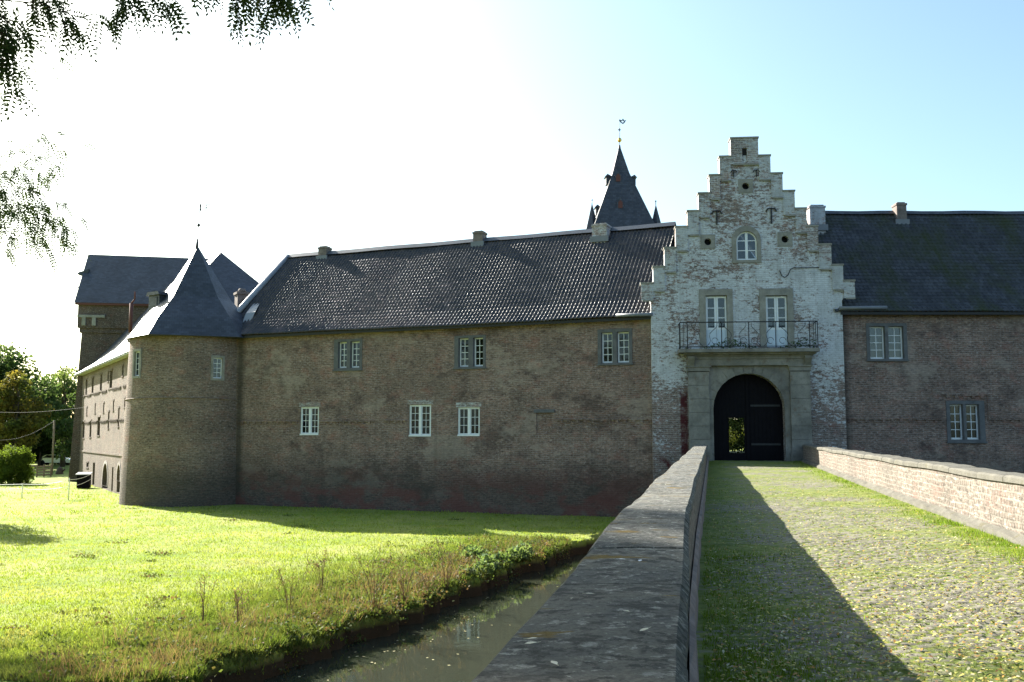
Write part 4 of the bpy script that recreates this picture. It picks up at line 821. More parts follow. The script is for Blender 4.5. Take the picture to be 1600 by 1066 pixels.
for k_, px, py, bb in ((0, 922.5, 325, 352), (1, 1021.5, 326, 352)):
    p = FS.loc(at_y(px, py, SY)); o = MB()
    for i in range(6):
        a0, a1 = i * math.pi / 3 + .5, (i + 1) * math.pi / 3 + .5; r = .62; zz0 = p.z - 2.2
        o.face([(p.x + r * math.cos(a0), r * math.sin(a0) - 1.0, zz0), (p.x + r * math.cos(a1), r * math.sin(a1) - 1.0, zz0), (p.x, -1.0, p.z + .15)]); o.face([(p.x + r * .9 * math.cos(a0), r * .9 * math.sin(a0) - 1, zz0 - 3), (p.x + r * .9 * math.cos(a1), r * .9 * math.sin(a1) - 1, zz0 - 3), (p.x + r * .9 * math.cos(a1), r * .9 * math.sin(a1) - 1, zz0), (p.x + r * .9 * math.cos(a0), r * .9 * math.sin(a0) - 1, zz0)])
    o.ball((p.x, -1, p.z + .38), .07, 6, 4).tube([(p.x, -1, p.z), (p.x, -1, p.z + .38)], .03, 5); o.build('corner_turret', M['slate_tower'], spire)

# courtyard behind the gate
b = MB(); b.box(-2, 34, 53.3, 75, -.5, GZ - .05); cy = b.build('courtyard', flat('courtyard_turf', (.05, .07, .025), .95, var=.3, sc=4)); tag(cy, kind='structure')
b = MB(); b.box(7.5, 15, 44.601, 53.298, 1.5, GZ - .06); tag(b.build('path', M['plaster_dark']), kind='structure')

# ------------------------------------------------------------------ leaves, grass, trees
def rand_rot(n, g=rng):
    q = g.normal(size=(n, 4)); q /= np.linalg.norm(q, axis=1)[:, None]; w, x, y, z = q.T
    return np.stack([np.stack([1 - 2 * (y * y + z * z), 2 * (x * y - z * w), 2 * (x * z + y * w)], -1), np.stack([2 * (x * y + z * w), 1 - 2 * (x * x + z * z), 2 * (y * z - x * w)], -1), np.stack([2 * (x * z - y * w), 2 * (y * z + x * w), 1 - 2 * (x * x + y * y)], -1)], -2)
def leaves(name, C, size, mat, parent=None, asp=.6, flatten=1.0, g=rng):
    C = np.asarray(C); n = len(C); sz = size * g.uniform(.6, 1.35, n) if np.isscalar(size) else size
    q = np.array([(0, -.5, 0), (.5 * asp, 0, .08), (0, .5, 0), (-.5 * asp, 0, .08)]); Rm = rand_rot(n, g)
    v = np.einsum('nij,kj->nki', Rm, q) * sz[:, None, None]; v[..., 2] *= flatten; v += C[:, None, :]
    return link(name, np_mesh(name, v.reshape(-1, 3), np.arange(4 * n).reshape(n, 4)), mat, parent)
def crown_pts(clumps, per, g=rng):
    out = []
    for (c, r) in clumps:
        n = int(per * r * r); d = g.normal(size=(n, 3)); d /= np.linalg.norm(d, axis=1)[:, None]; rr = r * g.uniform(.15, 1, n) ** .5; p = d * rr[:, None] * (1, 1, .8) + g.normal(0, .08 * r, (n, 3)); out.append(p + c)
    return np.concatenate(out)
ML = {}
ML['green'] = leaf('broad_green_leaves', (.05, .09, .04), (.09, .135, .055), .5)
ML['dark'] = leaf('dark_green_leaves', (.022, .042, .02), (.045, .07, .03), .4)
ML['autumn'] = leaf('turning_leaves', (.075, .10, .03), (.15, .115, .03), .45)
ML['pale'] = leaf('pale_sunlit_leaves', (.09, .14, .055), (.15, .2, .08), .5)
ML['ash'] = leaf('pinnate_leaves', (.03, .055, .018), (.055, .08, .022), .3, 1.2, ((.16, .14, .025), .62))
def tree(name, label, x, y, h, r, mat, leaf_size=.38, nl=26, per=150, seed=0, group='trees beyond the meadow', low=.25, dens=1.0, z0=0.0):
    g = np.random.default_rng(100 + seed); t = thing(name, label, 'tree', (x, y, z0), 0, group); b = MB(); lean = g.uniform(-.03, .03, 2) * h
    top = Vector((lean[0], lean[1], h * .8)); b.tube([(0, 0, -.3), (lean[0] * .3, lean[1] * .3, h * .3), tuple(top * .75), tuple(top)], [h * .024, h * .018, h * .011, h * .004], 8); cl = []
    for i in range(nl):
        f = g.uniform(low, 1); a = g.uniform(0, 6.283); wid = r * math.sin(math.pi * min(1, (f - low) / (1 - low) * .8 + .2)) ** .7 * g.uniform(.55, 1.0)
        st = Vector((lean[0] * f * .7, lean[1] * f * .7, h * f * .68)); en = Vector((wid * math.cos(a), wid * math.sin(a), h * (f * .84 + .08)))
        b.tube([st, st.lerp(en, .5) + Vector((0, 0, .03 * h)), en], [h * .008, h * .005, h * .002], 5, False); cl.append((np.array(en), r * g.uniform(.26, .45)))
        cl.append((np.array(st.lerp(en, .6)) + g.normal(0, .25, 3), r * g.uniform(.2, .34)))
    b.build('trunk', M['bark'], t); leaves('crown', crown_pts(cl, per * dens, g), leaf_size, mat, t, .65, g=g); return t
def T(px, y): return at_y(px, 700, y)
for i, (nm, lb, px, y, h, r, m, ls, per, low) in enumerate([
    ('broadleaf_tree', 'tall blue green tree at the left edge of the photo beyond the bush', 2, 112, 14.5, 5.2, 'green', .42, 95, .25),
    ('broadleaf_tree', 'yellowing green tree in front of the tall left tree', 22, 103, 10.8, 2.9, 'autumn', .36, 150, .2),
    ('broadleaf_tree', 'airy pale green tree with sky gaps beside the square tower', 99, 118, 14.0, 3.2, 'pale', .36, 75, .2),
    ('broadleaf_tree', 'slim mid green tree directly against the square tower edge', 118, 112, 9.5, 2.6, 'green', .36, 120, .1),
    ('dark_tree', 'dark low tree behind the overhead cable pole', 62, 122, 8.6, 3.6, 'dark', .4, 150, .1),
    ('dark_tree', 'dark low tree between the yellowing tree and the bush', 36, 120, 8.8, 3.6, 'dark', .4, 150, .1),
    ('dark_tree', 'dark low tree beneath the airy pale tree', 92, 128, 7.6, 3.4, 'dark', .4, 150, .05),
    ('dark_tree', 'dark low tree behind the big sunlit bush', 8, 124, 8.0, 3.8, 'dark', .4, 150, .05)]):
    p = T(px, y); tree(nm, lb, p.x, y, h, r, ML[m], ls, 26, per, i, low=low)
# far-off wood that closes the horizon
g = np.random.default_rng(55); n = 26000; xx = g.uniform(-260, 260, n); C = np.stack([xx, 185 + g.uniform(0, 10, n), g.uniform(0, 1, n) ** .8 * (6.5 + 1.6 * wob(xx, xx * 0, .12))], -1)
tag(leaves('distant_wood', C, 1.0, ML['dark']), 'dark distant wood closing the view at the horizon', 'wood', kind='stuff')
p = T(95, 133); hd = thing('hedge', 'dark clipped hedge standing behind the parked car', 'hedge', (p.x, 133, 0)); g = np.random.default_rng(5); n = 5000
leaves('foliage', np.stack([g.uniform(-9, 6, n), g.uniform(-.6, .6, n), g.uniform(0, 2.2, n)], -1), .35, ML['dark'], hd)
# big sunlit bush
p = at_z(-3, 757, 0); bu = thing('bush', 'big rounded bush with a sunlit yellow green top at the left edge', 'bush', (p.x, p.y + 1.6, 0)); g = np.random.default_rng(8); cl = []
for i in range(110): a = g.uniform(0, 6.283); q = g.uniform(0, 1) ** .5; cl.append((np.array([1.75 * q * math.cos(a), 1.4 * q * math.sin(a), -.05 + g.uniform(0, 1) * (3.2 - .9 * q)]), g.uniform(.4, .65)))
leaves('foliage', crown_pts(cl, 560, g), .16, leaf('bush_leaves', (.06, .10, .02), (.12, .17, .03), .5), bu, .6); b = MB()
for i in range(7): a = i * .9; b.tube([(0, 0, -.1), (.5 * math.cos(a), .5 * math.sin(a), 1.2), (1.0 * math.cos(a), 1.0 * math.sin(a), 2.2)], [.06, .04, .015], 5)
b.build('stem', M['bark'], bu)
# off-frame tree on the meadow that throws the shadow at the left edge
tree('meadow_tree', 'small meadow tree just left of the view, casting shade on the grass', -27.0, 44.5, 8.0, 2.3, ML['green'], .2, 26, 330, 31, None, .35)
# tall tree at the left and its pinnate branches hanging into the view
def pinnate(bases, dirs, g, ln=.24):
    n = len(bases); k = 6; dirs = dirs / np.linalg.norm(dirs, axis=1)[:, None]; ref = g.normal(size=(n, 3)); s = np.cross(dirs, ref); s /= np.linalg.norm(s, axis=1)[:, None]; L_ = ln * g.uniform(.7, 1.25, n); V = []
    for j in range(k + 1):
        for sd in ((-1, 1) if j < k else (0,)):
            base = bases + dirs * (L_ * (.2 + .13 * j))[:, None] + np.array([0, 0, -1]) * (L_ * .02 * j * j * .5)[:, None]
            a = (dirs * .55 + s * sd * .85) if sd else dirs; a = a / np.linalg.norm(a, axis=1)[:, None] * (L_ * .27)[:, None]; b2 = np.cross(a, np.cross(dirs, s)); b2 = b2 / np.linalg.norm(b2, axis=1)[:, None] * (L_ * .055)[:, None]
            V.append(np.stack([base, base + a * .5 + b2, base + a, base + a * .5 - b2], 1))
    V = np.concatenate(V, 0); return V.reshape(-1, 3)
def spray(parent, paths, g, twigs=14, per=7, ln=.24, tw_len=.55, spread=.35, th=.03):
    b = MB(); Bs, Ds = [], []
    for path, dens in paths:
        P = [Vector(p) for p in path]; t_ = th if dens == 1.5 and len(P) == 3 else min(th, .012); b.tube(P, [t_ * (1 - .75 * i / (len(P) - 1)) for i in range(len(P))], 6)
        for i in range(int(twigs * dens)):
            f = g.uniform(0, 1) * (len(P) - 1); i0 = min(int(f), len(P) - 2); o = P[i0].lerp(P[i0 + 1], f - i0); d = (P[i0 + 1] - P[i0]).normalized()
            dd = Vector(g.normal(0, 1, 3)) * spread + d * .5 + Vector((0, 0, -.35)); e = o + dd.normalized() * tw_len * g.uniform(.4, 1.2); b.tube([o, o.lerp(e, .5) + Vector((0, 0, .04)), e], [.008, .006, .003], 4, False)
            for j in range(per): t = g.uniform(.25, 1.05); Bs.append(np.array(o.lerp(e, t))); Ds.append(np.array(dd.normalized()) * .5 + g.normal(0, .5, 3) + np.array([0, 0, -.75]))
    b.build('branch', M['bark'], parent); v = pinnate(np.array(Bs), np.array(Ds), g, ln)
    return link('crown', np_mesh('crown', v, np.arange(len(v)).reshape(-1, 4)), ML['ash'], parent)
g = np.random.default_rng(21); NT = thing('overhanging_tree', 'near tree with feathery pinnate leaves hanging in at the top left', 'tree', (0, 0, 0)); a_ = at_y
MB().tube([(-11.2, 8.6, -.4), (-11.0, 8.8, 3), (-10.2, 8.8, 7), (-9.5, 9.0, 10)], [.3, .24, .17, .08], 10).build('trunk', M['bark'], NT)
Yb = 9.0; pth = [([(-10.6, 8.8, 6), a_(-150, -40, Yb), a_(0, 0, Yb), a_(60, 5, Yb), a_(125, 28, Yb)], 1.5), ([(-10.3, 8.8, 7.5), a_(-200, -260, Yb), a_(120, -75, Yb), a_(225, -30, Yb), a_(262, 5, Yb)], 1.5),
       ([(-9.8, 9, 9), a_(0, -240, Yb), a_(300, -75, Yb), a_(400, -30, Yb), a_(470, -18, Yb)], 1.9), ([(-10.6, 8.8, 6.2), a_(-120, 60, Yb), a_(-20, 25, Yb), a_(8, 60, Yb), a_(22, 85, Yb)], 1.5), ([a_(-100, -60, Yb), a_(20, -15, Yb), a_(60, -30, Yb), a_(90, -5, Yb)], 1.3), ([a_(-60, 0, Yb), a_(0, 25, Yb), a_(20, 40, Yb)], .9), ([a_(200, -60, Yb), a_(340, -35, Yb), a_(380, -12, Yb)], .7), ([a_(300, -90, Yb), a_(415, -30, Yb), a_(430, 0, Yb)], .8), ([a_(120, -75, Yb), a_(195, -30, Yb), a_(200, 0, Yb)], .8), ([a_(-50, -20, Yb), a_(-15, 40, Yb), a_(5, 100, Yb)], .6)]
spray(NT, pth, g, 10, 5, .21, .3, th=.018)
g = np.random.default_rng(23); n = 42000; cc = np.stack([g.uniform(-10, 5, n), g.uniform(-13, 5.5, n), 8.6 + 4.5 * g.uniform(0, 1, n)], -1); cc[:, 2] += .5 * wob(cc[:, 0], cc[:, 1], .5); cc = cc[(wob(cc[:, 0], cc[:, 1], .9) > -.55)]  # unseen leaf mass over the camera, added to keep sky light off the deck
b = MB()
for e_ in ((-7, -6, 10), (-2, -3, 10.5), (2, -8, 10.5), (-5, 2, 10), (3, 1, 10.6)): b.tube([(-10.4, 8.8, 6.5), Vector((-10.4, 8.8, 7.2)).lerp(Vector(e_), .5) + Vector((0, 0, .8)), e_], [.12, .08, .03], 6)  # limbs carrying the added canopy, all out of view
b.build('branch', M['bark'], NT); leaves('crown', cc, .21, ML['ash'], NT, .6, g=g)
TT = thing('tall_tree', 'tall airy tree whose outer sprays enter at the left edge of the photo', 'tree', (0, 0, 0)); g = np.random.default_rng(22); tx, ty = -22.3, 27.5
MB().tube([(tx, ty, -.4), (tx + .2, ty, 6), (tx, ty + .3, 13), (tx + .3, ty, 24.5)], [.45, .34, .2, .06], 10).build('trunk', M['bark'], TT)
Yb = 24.0; pth = [([(tx, ty, 8), a_(-140, 330, Yb), a_(-20, 280, Yb), a_(30, 262, Yb), a_(70, 232, Yb)], 2.0), ([(tx, ty, 7), a_(-140, 380, Yb), a_(-30, 325, Yb), a_(30, 318, Yb), a_(60, 332, Yb)], 2.0), ([a_(-80, 340, Yb), a_(-10, 356, Yb), a_(50, 356, Yb), a_(96, 362, Yb)], 1.1), ([a_(-60, 260, Yb), a_(20, 240, Yb), a_(95, 248, Yb)], .7), ([a_(-90, 150, Yb), a_(-20, 118, Yb), a_(20, 108, Yb)], .9), ([a_(0, 285, Yb), a_(60, 300, Yb), a_(108, 330, Yb)], .8), ([a_(-60, 280, Yb), a_(-10, 290, Yb), a_(25, 310, Yb)], 1.2)]
for i in range(160):
    f = g.uniform(0, 1); a = g.uniform(0, 6.283); rr = g.uniform(1.0, 4.6) * math.sin(math.pi * (.15 + .8 * f)) ** .6; z = 8.5 + 16.5 * f
    en = Vector((tx + rr * math.cos(a), ty + rr * math.sin(a), z)); st = Vector((tx + .1, ty, z - 1.6)); pth.append(([st, st.lerp(en, .6) + Vector((0, 0, .3)), en], 1.5))
spray(TT, pth, g, 14, 7, .33, 1.0, .65, .05)
# a tree in the court, seen through the wicket, and another over the ridge
tree('courtyard_tree', 'green courtyard tree glimpsed through the open wicket door', 16.3, 67.0, 7.0, 3.2, ML['green'], .16, 40, 420, 41, None, .05, z0=GZ)
tree('courtyard_tree', 'yellow green treetop just showing above the roof ridge beside the stepped gable', at_y(1035, 350, 62).x, 62.0, at_y(1035, 338, 62).z - GZ, 2.0, ML['autumn'], .24, 24, 180, 42, None, .3, z0=GZ)

cb_ = thing('courtyard_bush', 'sunlit green bush low in the court behind the open wicket', 'bush', (13.6, 59.0, GZ - .05)); g = np.random.default_rng(77)
leaves('foliage', crown_pts([(np.array([g.uniform(-1.8, 1.8), g.uniform(-.5, .5), g.uniform(.3, 1.9)]), g.uniform(.3, .55)) for _ in range(30)], 420, g), .11, leaf('court_bush_leaves', (.035, .055, .012), (.07, .085, .02), .4), cb_)
# grass: blades over the meadow, taller and rougher towards the bank
def blades(name, x, y, z, h, w, mat, label, lean=.5, g=rng, cat='grass'):
    n = len(x); a = g.uniform(0, 6.283, n); la = g.uniform(0, 6.283, n); ll = h * g.uniform(.1, 1, n) * lean
    c, s = np.cos(a) * w, np.sin(a) * w; v = np.stack([np.stack([x - c, y - s, z - .02], -1), np.stack([x + c, y + s, z - .02], -1), np.stack([x + np.cos(la) * ll, y + np.sin(la) * ll, z + h], -1)], 1)
    return tag(link(name, np_mesh(name, v.reshape(-1, 3), np.arange(3 * n).reshape(n, 3)), mat), label, cat, kind='stuff')
ML['grass'] = leaf('meadow_grass', (.18, .25, .034), (.26, .30, .075), .5, .35, ((.31, .28, .12), .6))
ML['bank'] = leaf('rough_bank_grass', (.10, .155, .03), (.18, .21, .07), .42, 1.3, ((.19, .145, .085), .59))
g = np.random.default_rng(11); n = 215000; yy = 1 / g.uniform(1 / 78, 1 / 16.5, n); xx = (g.uniform(-.72, .16, n)) * yy
d = edge_dist(xx, yy); zz3 = ground(xx, yy); ok = (d < .1) & (zz3 > -.35) & (g.uniform(0, 1, n) < .85)
xx, yy, d, zz3 = xx[ok], yy[ok], d[ok], zz3[ok]; nearb = np.exp(d / 1.8); hh = (.02 + .03 * g.uniform(0, 1, len(xx)) + .03 * np.clip(wob(xx, yy, 1.1), 0, 1) + .03 * np.clip(wob(xx + 3, yy, 4), 0, 1)) * (1 + .012 * yy); wd = .006 + .00035 * yy
blades('meadow_grass', xx, yy, zz3, hh, wd, ML['grass'], 'short bright green meadow grass below the castle walls', 1.3, g)
n = 120000; t = g.uniform(0, 1, n) ** 1.2; seg = np.linspace(0, 1, len(EDGE[:-3])); ex, ey = np.interp(t, seg[1:] * 0 + np.linspace(0, 1, len(EDGE[1:-3])), EDGE[1:-3, 0]) if False else np.interp(g.uniform(14, 37, n), EDGE[:12, 1], EDGE[:12, 0]), None
ey = 1 / g.uniform(1 / 37, 1 / 15.5, n); ex = np.interp(ey, EDGE[:12, 1], EDGE[:12, 0]) - np.abs(g.normal(0, 2.3, n)) - .02; zb3 = ground(ex, ey); ok = zb3 > -.2; ex, ey, zb3 = ex[ok], ey[ok], zb3[ok]
cl = np.clip(wob(ex, ey, 1.9), -.3, 1); hh = g.uniform(.05, .16, len(ex)) * (1 + 1.1 * cl)
blades('bank_grass', ex, ey, zb3, hh, .006 + .00025 * ey, ML['bank'], 'rough tangled grass along the edge of the moat', 1.1, g)
m = 5000; cxs = g.uniform(0, 1, 260) ** 1.5; cy_ = 1 / g.uniform(1 / 34, 1 / 15.5, 260); cx_ = np.interp(cy_, EDGE[:12, 1], EDGE[:12, 0]) - np.abs(g.normal(.7, 1.1, 260)) - .15; ci = (260 * g.uniform(0, 1, m) ** 2.2).astype(int); sy = cy_[ci] + g.normal(0, .22, m); sx = cx_[ci] + g.normal(0, .22, m); sz = ground(sx, sy); ok = sz > -.2
hs_ = (g.uniform(.15, .5, m) * (.5 + cxs[ci]))[ok]; dryb = leaf('dry_bank_stems', (.17, .11, .075), (.26, .19, .12), .3, 1.4)
blades('dry_bank_stems', sx[ok], sy[ok], sz[ok], hs_, .0035 + .0002 * sy[ok], dryb, 'thin tangle of dead brown stems along the moat bank', .9, g, 'dry stems')
# low leafy weeds along the bank
C = []
for i in range(760):
    y = g.uniform(15.5, 36); x = np.interp(y, EDGE[:12, 1], EDGE[:12, 0]) - abs(g.normal(.25, 1.7)) - .1; z = float(ground(np.array(x), np.array(y)))
    if z < -.5: continue
    r = g.uniform(.07, .2); m = int(40 * (r / .15)); C.append(np.array([x, y, z + r * .4]) + g.normal(0, 1, (m, 3)) * (r, r, r * .5))
for i in range(45):                          # docks, thistles and tufts out in the meadow
    y = 1 / g.uniform(1 / 60, 1 / 18); x = g.uniform(-.56, .05) * y
    if edge_dist(np.array(x), np.array(y)) > -1: continue
    r = g.uniform(.05, .17); C.append(np.array([x, y, float(ground(np.array(x), np.array(y))) + r * .25]) + g.normal(0, 1, (int(90 * r / .15), 3)) * (r * 1.6, r, r * .28))
tag(leaves('bank_weeds', np.concatenate(C), .075, leaf('bank_weed_leaves', (.06, .10, .03), (.12, .15, .05), .35, 1.6, ((.17, .11, .07), .5)), None, .7), 'low leafy weeds and dead stems on the moat bank', 'weeds', kind='stuff')
C = []
for px, py in [(725 + i * 4.4 + g.uniform(-6, 6), 905 - i * 1.0 - abs(g.normal(8, 12))) for i in range(42)]:
    q = at_z(px, min(max(py, 856), 905), .1)
    if edge_dist(np.array(q.x), np.array(q.y)) > -.15: continue
    r = g.uniform(.2, .42); m = int(150 * r / .3); dd = g.normal(size=(m, 3)); dd /= np.linalg.norm(dd, axis=1)[:, None]; dd[:, 2] = np.abs(dd[:, 2]); C.append(np.array([q.x, q.y, 0]) + dd * g.uniform(.5, 1, (m, 1)) * (r, r, r * 1.1))
tag(leaves('nettle_patch', np.concatenate(C), .13, leaf('nettle_leaves', (.11, .18, .07), (.19, .25, .12), .4), None, .6), 'pale green nettle patch on the bank where it meets the bridge', 'nettles', kind='stuff')
# dry stalks standing on the bank, each its own plant
dry = leaf('dry_stalk', (.2, .135, .09), (.28, .2, .13), .3)
stalks = [(318, 975, 905, .5, 'short brown dry stalk plant at the left of the bank'), (452, 962, 895, .8, 'thin dry stalk plant left of the tall forked one'), (502, 932, 872, .9, 'pale dry stalk plant standing in the sunlit grass, back from the water'), (586, 955, 872, 1.3, 'bushiest dry brown stalk plant beside the moat'), (632, 938, 880, 1.1, 'spreading dry stalk plant right of the bushiest one'), (668, 925, 888, .9, 'low dry stalk plant with brown seed heads near the water'), (697, 915, 845, 1.2, 'tallest dry stalk plant next to the nettle patch'), (372, 985, 930, .7, 'leaning dry stalk plant near the dark bank edge')]
for i, (px, pb, pt, wd_, lb) in enumerate(stalks):
    q = at_z(px, pb, 0); h = (at_y(px, pt, q.y).z) * 1.2; o = thing('dry_plant', lb, 'dry plant', (q.x, q.y, float(ground(np.array(q.x), np.array(q.y))) - .02), group='dry stalks on the bank'); b = MB(); pts_ = []
    for j in range(int(10 * wd_) + 4):
        a = g.uniform(0, 6.283); rr = g.uniform(.08, .5) * wd_; hj = h * g.uniform(.55, 1); e = (rr * math.cos(a), rr * math.sin(a), hj); m = (rr * .35 * math.cos(a), rr * .35 * math.sin(a), hj * .55); b.tube([(0.02 * math.cos(a), .02 * math.sin(a), 0), m, e], [.006, .005, .003], 4, False)
        for q2 in range(4): f = g.uniform(.45, 1); s_ = Vector(m).lerp(Vector(e), f); e2 = s_ + Vector((g.normal(0, .07), g.normal(0, .07), g.uniform(.03, .13))); b.tube([s_, e2], .003, 3, False); pts_ += [np.array(s_.lerp(e2, u)) + g.normal(0, .012, 3) for u in (.5, .8, 1)]
    b.build('stem', dry, o); leaves('seed_head', np.array(pts_), .035, dry, o, .5)['kind'] = 'stuff'
# grass growing on the bridge: right verge, left verge, between the stones
n = 42000; yy = 1 / g.uniform(1 / 43.6, 1 / 5.5, n); sd = g.uniform(0, 1, n); off_ = np.where(sd < .62, np.abs(g.normal(0, .28, n)) + .03, 0); xr = lerp_pts(yy, RIN); xl_ = lerp_pts(yy, LIN)
xx = np.where(sd < .5, xr - .1 - off_, np.where(sd < .8, xl_ + .1 + np.abs(g.normal(0, .45, n)), xl_ + g.uniform(.1, .9, n) * (xr - xl_)))
clump = wob(xx, yy, 2.4); ok = (clump > -.25) | (sd < .0); xx, yy, sd, clump = xx[ok], yy[ok], sd[ok], clump[ok]; tall = np.where(sd < .5, .05, np.where(sd < .8, .026, .014))
blades('verge_grass', xx, yy, deck_z(yy) - .0, tall * g.uniform(.4, 1.3, len(xx)) * (1 + clump), .004 + .0002 * yy, leaf('verge_grass_blades', (.11, .19, .02), (.17, .24, .035), .5, 1.0), 'grass sprouting along the bridge parapets and between cobbles', 1.0, g)
# fallen leaves
def litter(n, xf, zf, size, mats, name, label, y0=5.5, y1=40, pw=1.0):
    y = 1 / g.uniform(1 / y1, 1 / y0, n); x = xf(y, n); z = zf(x, y) + g.uniform(.012, .03, n); s = size * g.uniform(.5, 1.3, n); a = g.uniform(0, 6.283, n); q = np.array([(0, -.5, 0), (.24, -.1, .12), (.2, .2, .1), (0, .5, .02), (-.2, .2, .12), (-.24, -.1, .1)]); c, s_ = np.cos(a), np.sin(a)
    v = np.stack([q[None, :, 0] * c[:, None] - q[None, :, 1] * s_[:, None], q[None, :, 0] * s_[:, None] + q[None, :, 1] * c[:, None], q[None, :, 2] + q[None, :, 0] * g.normal(0, .25, n)[:, None] + q[None, :, 1] * g.normal(0, .25, n)[:, None]], -1) * s[:, None, None] + np.stack([x, y, z], -1)[:, None, :]
    return tag(link(name, np_mesh(name, v.reshape(-1, 3), np.arange(6 * n).reshape(n, 6)), mats), label, 'leaves', kind='stuff')
k = Mat('fallen_leaf_yellow'); r_ = k.t.nodes.new('ShaderNodeNewGeometry').outputs['Random Per Island']
cr = k.t.nodes.new('ShaderNodeValToRGB'); cr.color_ramp.interpolation = 'CONSTANT'; e = cr.color_ramp.elements; e[0].color = (.4, .34, .07, 1); e[1].position = .3; e[1].color = (.27, .27, .1, 1)
for p_, c_ in ((.5, (.3, .3, .06)), (.65, (.38, .2, .04)), (.8, (.5, .46, .3)), (.92, (.16, .08, .03))): q = e.new(p_); q.color = c_ + (1,)
k.L(r_, cr.inputs[0]); FLM = k.base(cr.outputs[0], .6, .3)
litter(19000, lambda y, n: lerp_pts(y, LIN) + .12 + g.uniform(0, 1, n) ** .85 * (lerp_pts(y, RIN) - lerp_pts(y, LIN) - .24), lambda x, y: deck_z(y) + .0, .035, FLM, 'fallen_leaves', 'yellow and pale fallen leaves scattered over the cobbles', 5.6, 30)
ny_ = 1 / g.uniform(1 / 36, 1 / 14, 170); ex_ = np.interp(ny_, EDGE[:12, 1], EDGE[:12, 0]); q_ = np.stack([ex_ + np.abs(g.normal(.1, 1.1, 170)) + .05, ny_, np.full(170, WATER + .004)], -1)
tag(leaves('floating_leaves', q_, .07, flat('floating_leaf', (.4, .36, .18), .6), None, .7, .06), 'pale leaves floating on the moat water', 'leaves', kind='stuff')
LB = ['pale oval fallen leaf on the coping beside the mustard lichen', 'second pale leaf touching the lichen patch on the coping', 'curled pale leaf at the near end of the coping', 'broad yellowish leaf near the right edge of the coping', 'pale leaf in the middle of the coping beyond the curled one', 'small white leaf high on the shaded coping', 'white round leaf on the coping just before the sunlit stretch', 'narrow pale leaf lying across the coping middle', 'tiny pale leaf at the left side of the coping', 'pale leaf near the inner arris of the coping', 'small leaf on the sunlit far coping', 'bright leaf on the coping at the edge of the tree shade']
for i, (px, py) in enumerate(((832, 998), (830, 1005), (866, 1036), (1007, 984), (978, 955), (972, 874), (1000, 876), (922, 928), (893, 935), (1016, 926), (1040, 757), (1046, 796))):
    yv = at_z(px, py, 3.25).y; q = at_z(px, py, pz(yv) + .012); s = .042 if i < 8 else .034
    m = MB(); a = g.uniform(0, 6.28); P6 = [(0, -.5, .02), (.2, -.12, .05), (.2, .16, .05), (0, .5, .02), (-.2, .16, .03), (-.22, -.12, .06)]
    m.face([(s * x, s * y, s * z) for x, y, z in P6]); m.tube([(0, -.48 * s, .02 * s), (.03 * s, -.72 * s, .03 * s)], .0009, 4)
    o = m.build('fallen_leaf', FLM if i > 40 else M['curtain'] if i in (5, 6) else None, None, q); o.rotation_euler = (g.normal(0, .08), g.normal(0, .08), a)
    if not o.data.materials: o.data.materials.append(flat_leaf if 'flat_leaf' in globals() else globals().setdefault('flat_leaf', flat('pale_dry_leaf', (.5, .47, .36), .7)))
    tag(o, LB[i], 'leaf', 'leaves fallen on the left coping')
# plants on the balcony and weeds at the gate foot
n = 900; xx = g.uniform(bx0 + .1, bx1 - .1, n); dens = .5 + .5 * np.sin(xx * 1.9 + 1); ok = g.uniform(0, 1, n) < dens; xx = xx[ok]; h = g.uniform(.05, .45, len(xx)) * dens[ok]
C = np.stack([xx, g.uniform(-.85, -.3, len(xx)), bz + h], -1); leaves('balcony_weeds', C, .09, ML['green'], bo)['kind'] = 'stuff'

# ------------------------------------------------------------------ small things left of the castle
def post_at(name, label, px, pb, pt, r, mat, group=None, cat='post'):
    q = at_z(px, pb, 0); h = at_y(px, pt, q.y).z; return tag(MB().tube([(0, 0, -.2), (0, 0, h - .03), (0, 0, h)], [r, r * .85, r * .5], 7).build(name, mat, None, q), label, cat, group), q, h
plw = flat('white_fence_plastic', (.75, .75, .72), .5)
fence_pts = []
for px, pb, pt, lb in ((107, 782, 747, 'white electric fence post nearest the castle wall'), (34, 779, 756, 'short white electric fence post nearer the left edge')):
    o, q, h = post_at('fence_post', lb, px, pb, pt, .035, plw, 'electric fence posts'); fence_pts.append((q, h))
for i, (zf, lb) in enumerate(((.97, 'upper white electric fence tape across the meadow'), (.66, 'lower white electric fence tape across the meadow'))):
    (qa, ha), (qb, hb_) = fence_pts; far = at_z(150, 764, 0); lft = qb + (qb - qa) * 1.5
    pts = [Vector((lft.x, lft.y, hb_ * zf + .1)), Vector((qb.x, qb.y, hb_ * zf)), Vector((qa.x, qa.y, ha * zf * .95)), Vector((far.x - .3, far.y, 1.15 * zf))]
    P = []
    for a, c in zip(pts[:-1], pts[1:]): P += [a.lerp(c, t) - Vector((0, 0, .12 * math.sin(math.pi * t))) for t in np.linspace(0, 1, 7)[:-1]]
    tag(MB().tube(P + [pts[-1]], .011, 4).build('fence_tape', plw), lb, 'fence tape', 'electric fence tapes')
o, pq, ph = post_at('utility_pole', 'thin wooden pole carrying the cable beside the paddock fence', 81, 742, 657, .1, M['wood'], None, 'pole')
pt_ = Vector((pq.x, pq.y, ph - .05)); lf = at_y(-40, 688, 80); cab = flat('pale_cable', (.09, .09, .09), .8)
tag(MB().tube([pt_.lerp(lf, t) - Vector((0, 0, .9 * math.sin(math.pi * t) * (1 - .3 * t))) for t in np.linspace(0, 1, 16)], .014, 5).build('overhead_cable', cab), 'thick sagging cable hanging from the wooden pole', 'cable', 'overhead cables')
w0 = at_y(-30, 643, 88); w1 = FX.o + FX.u * 6.0 + FX.n * -.05; w1.z = at_y(135, 636, w1.y).z
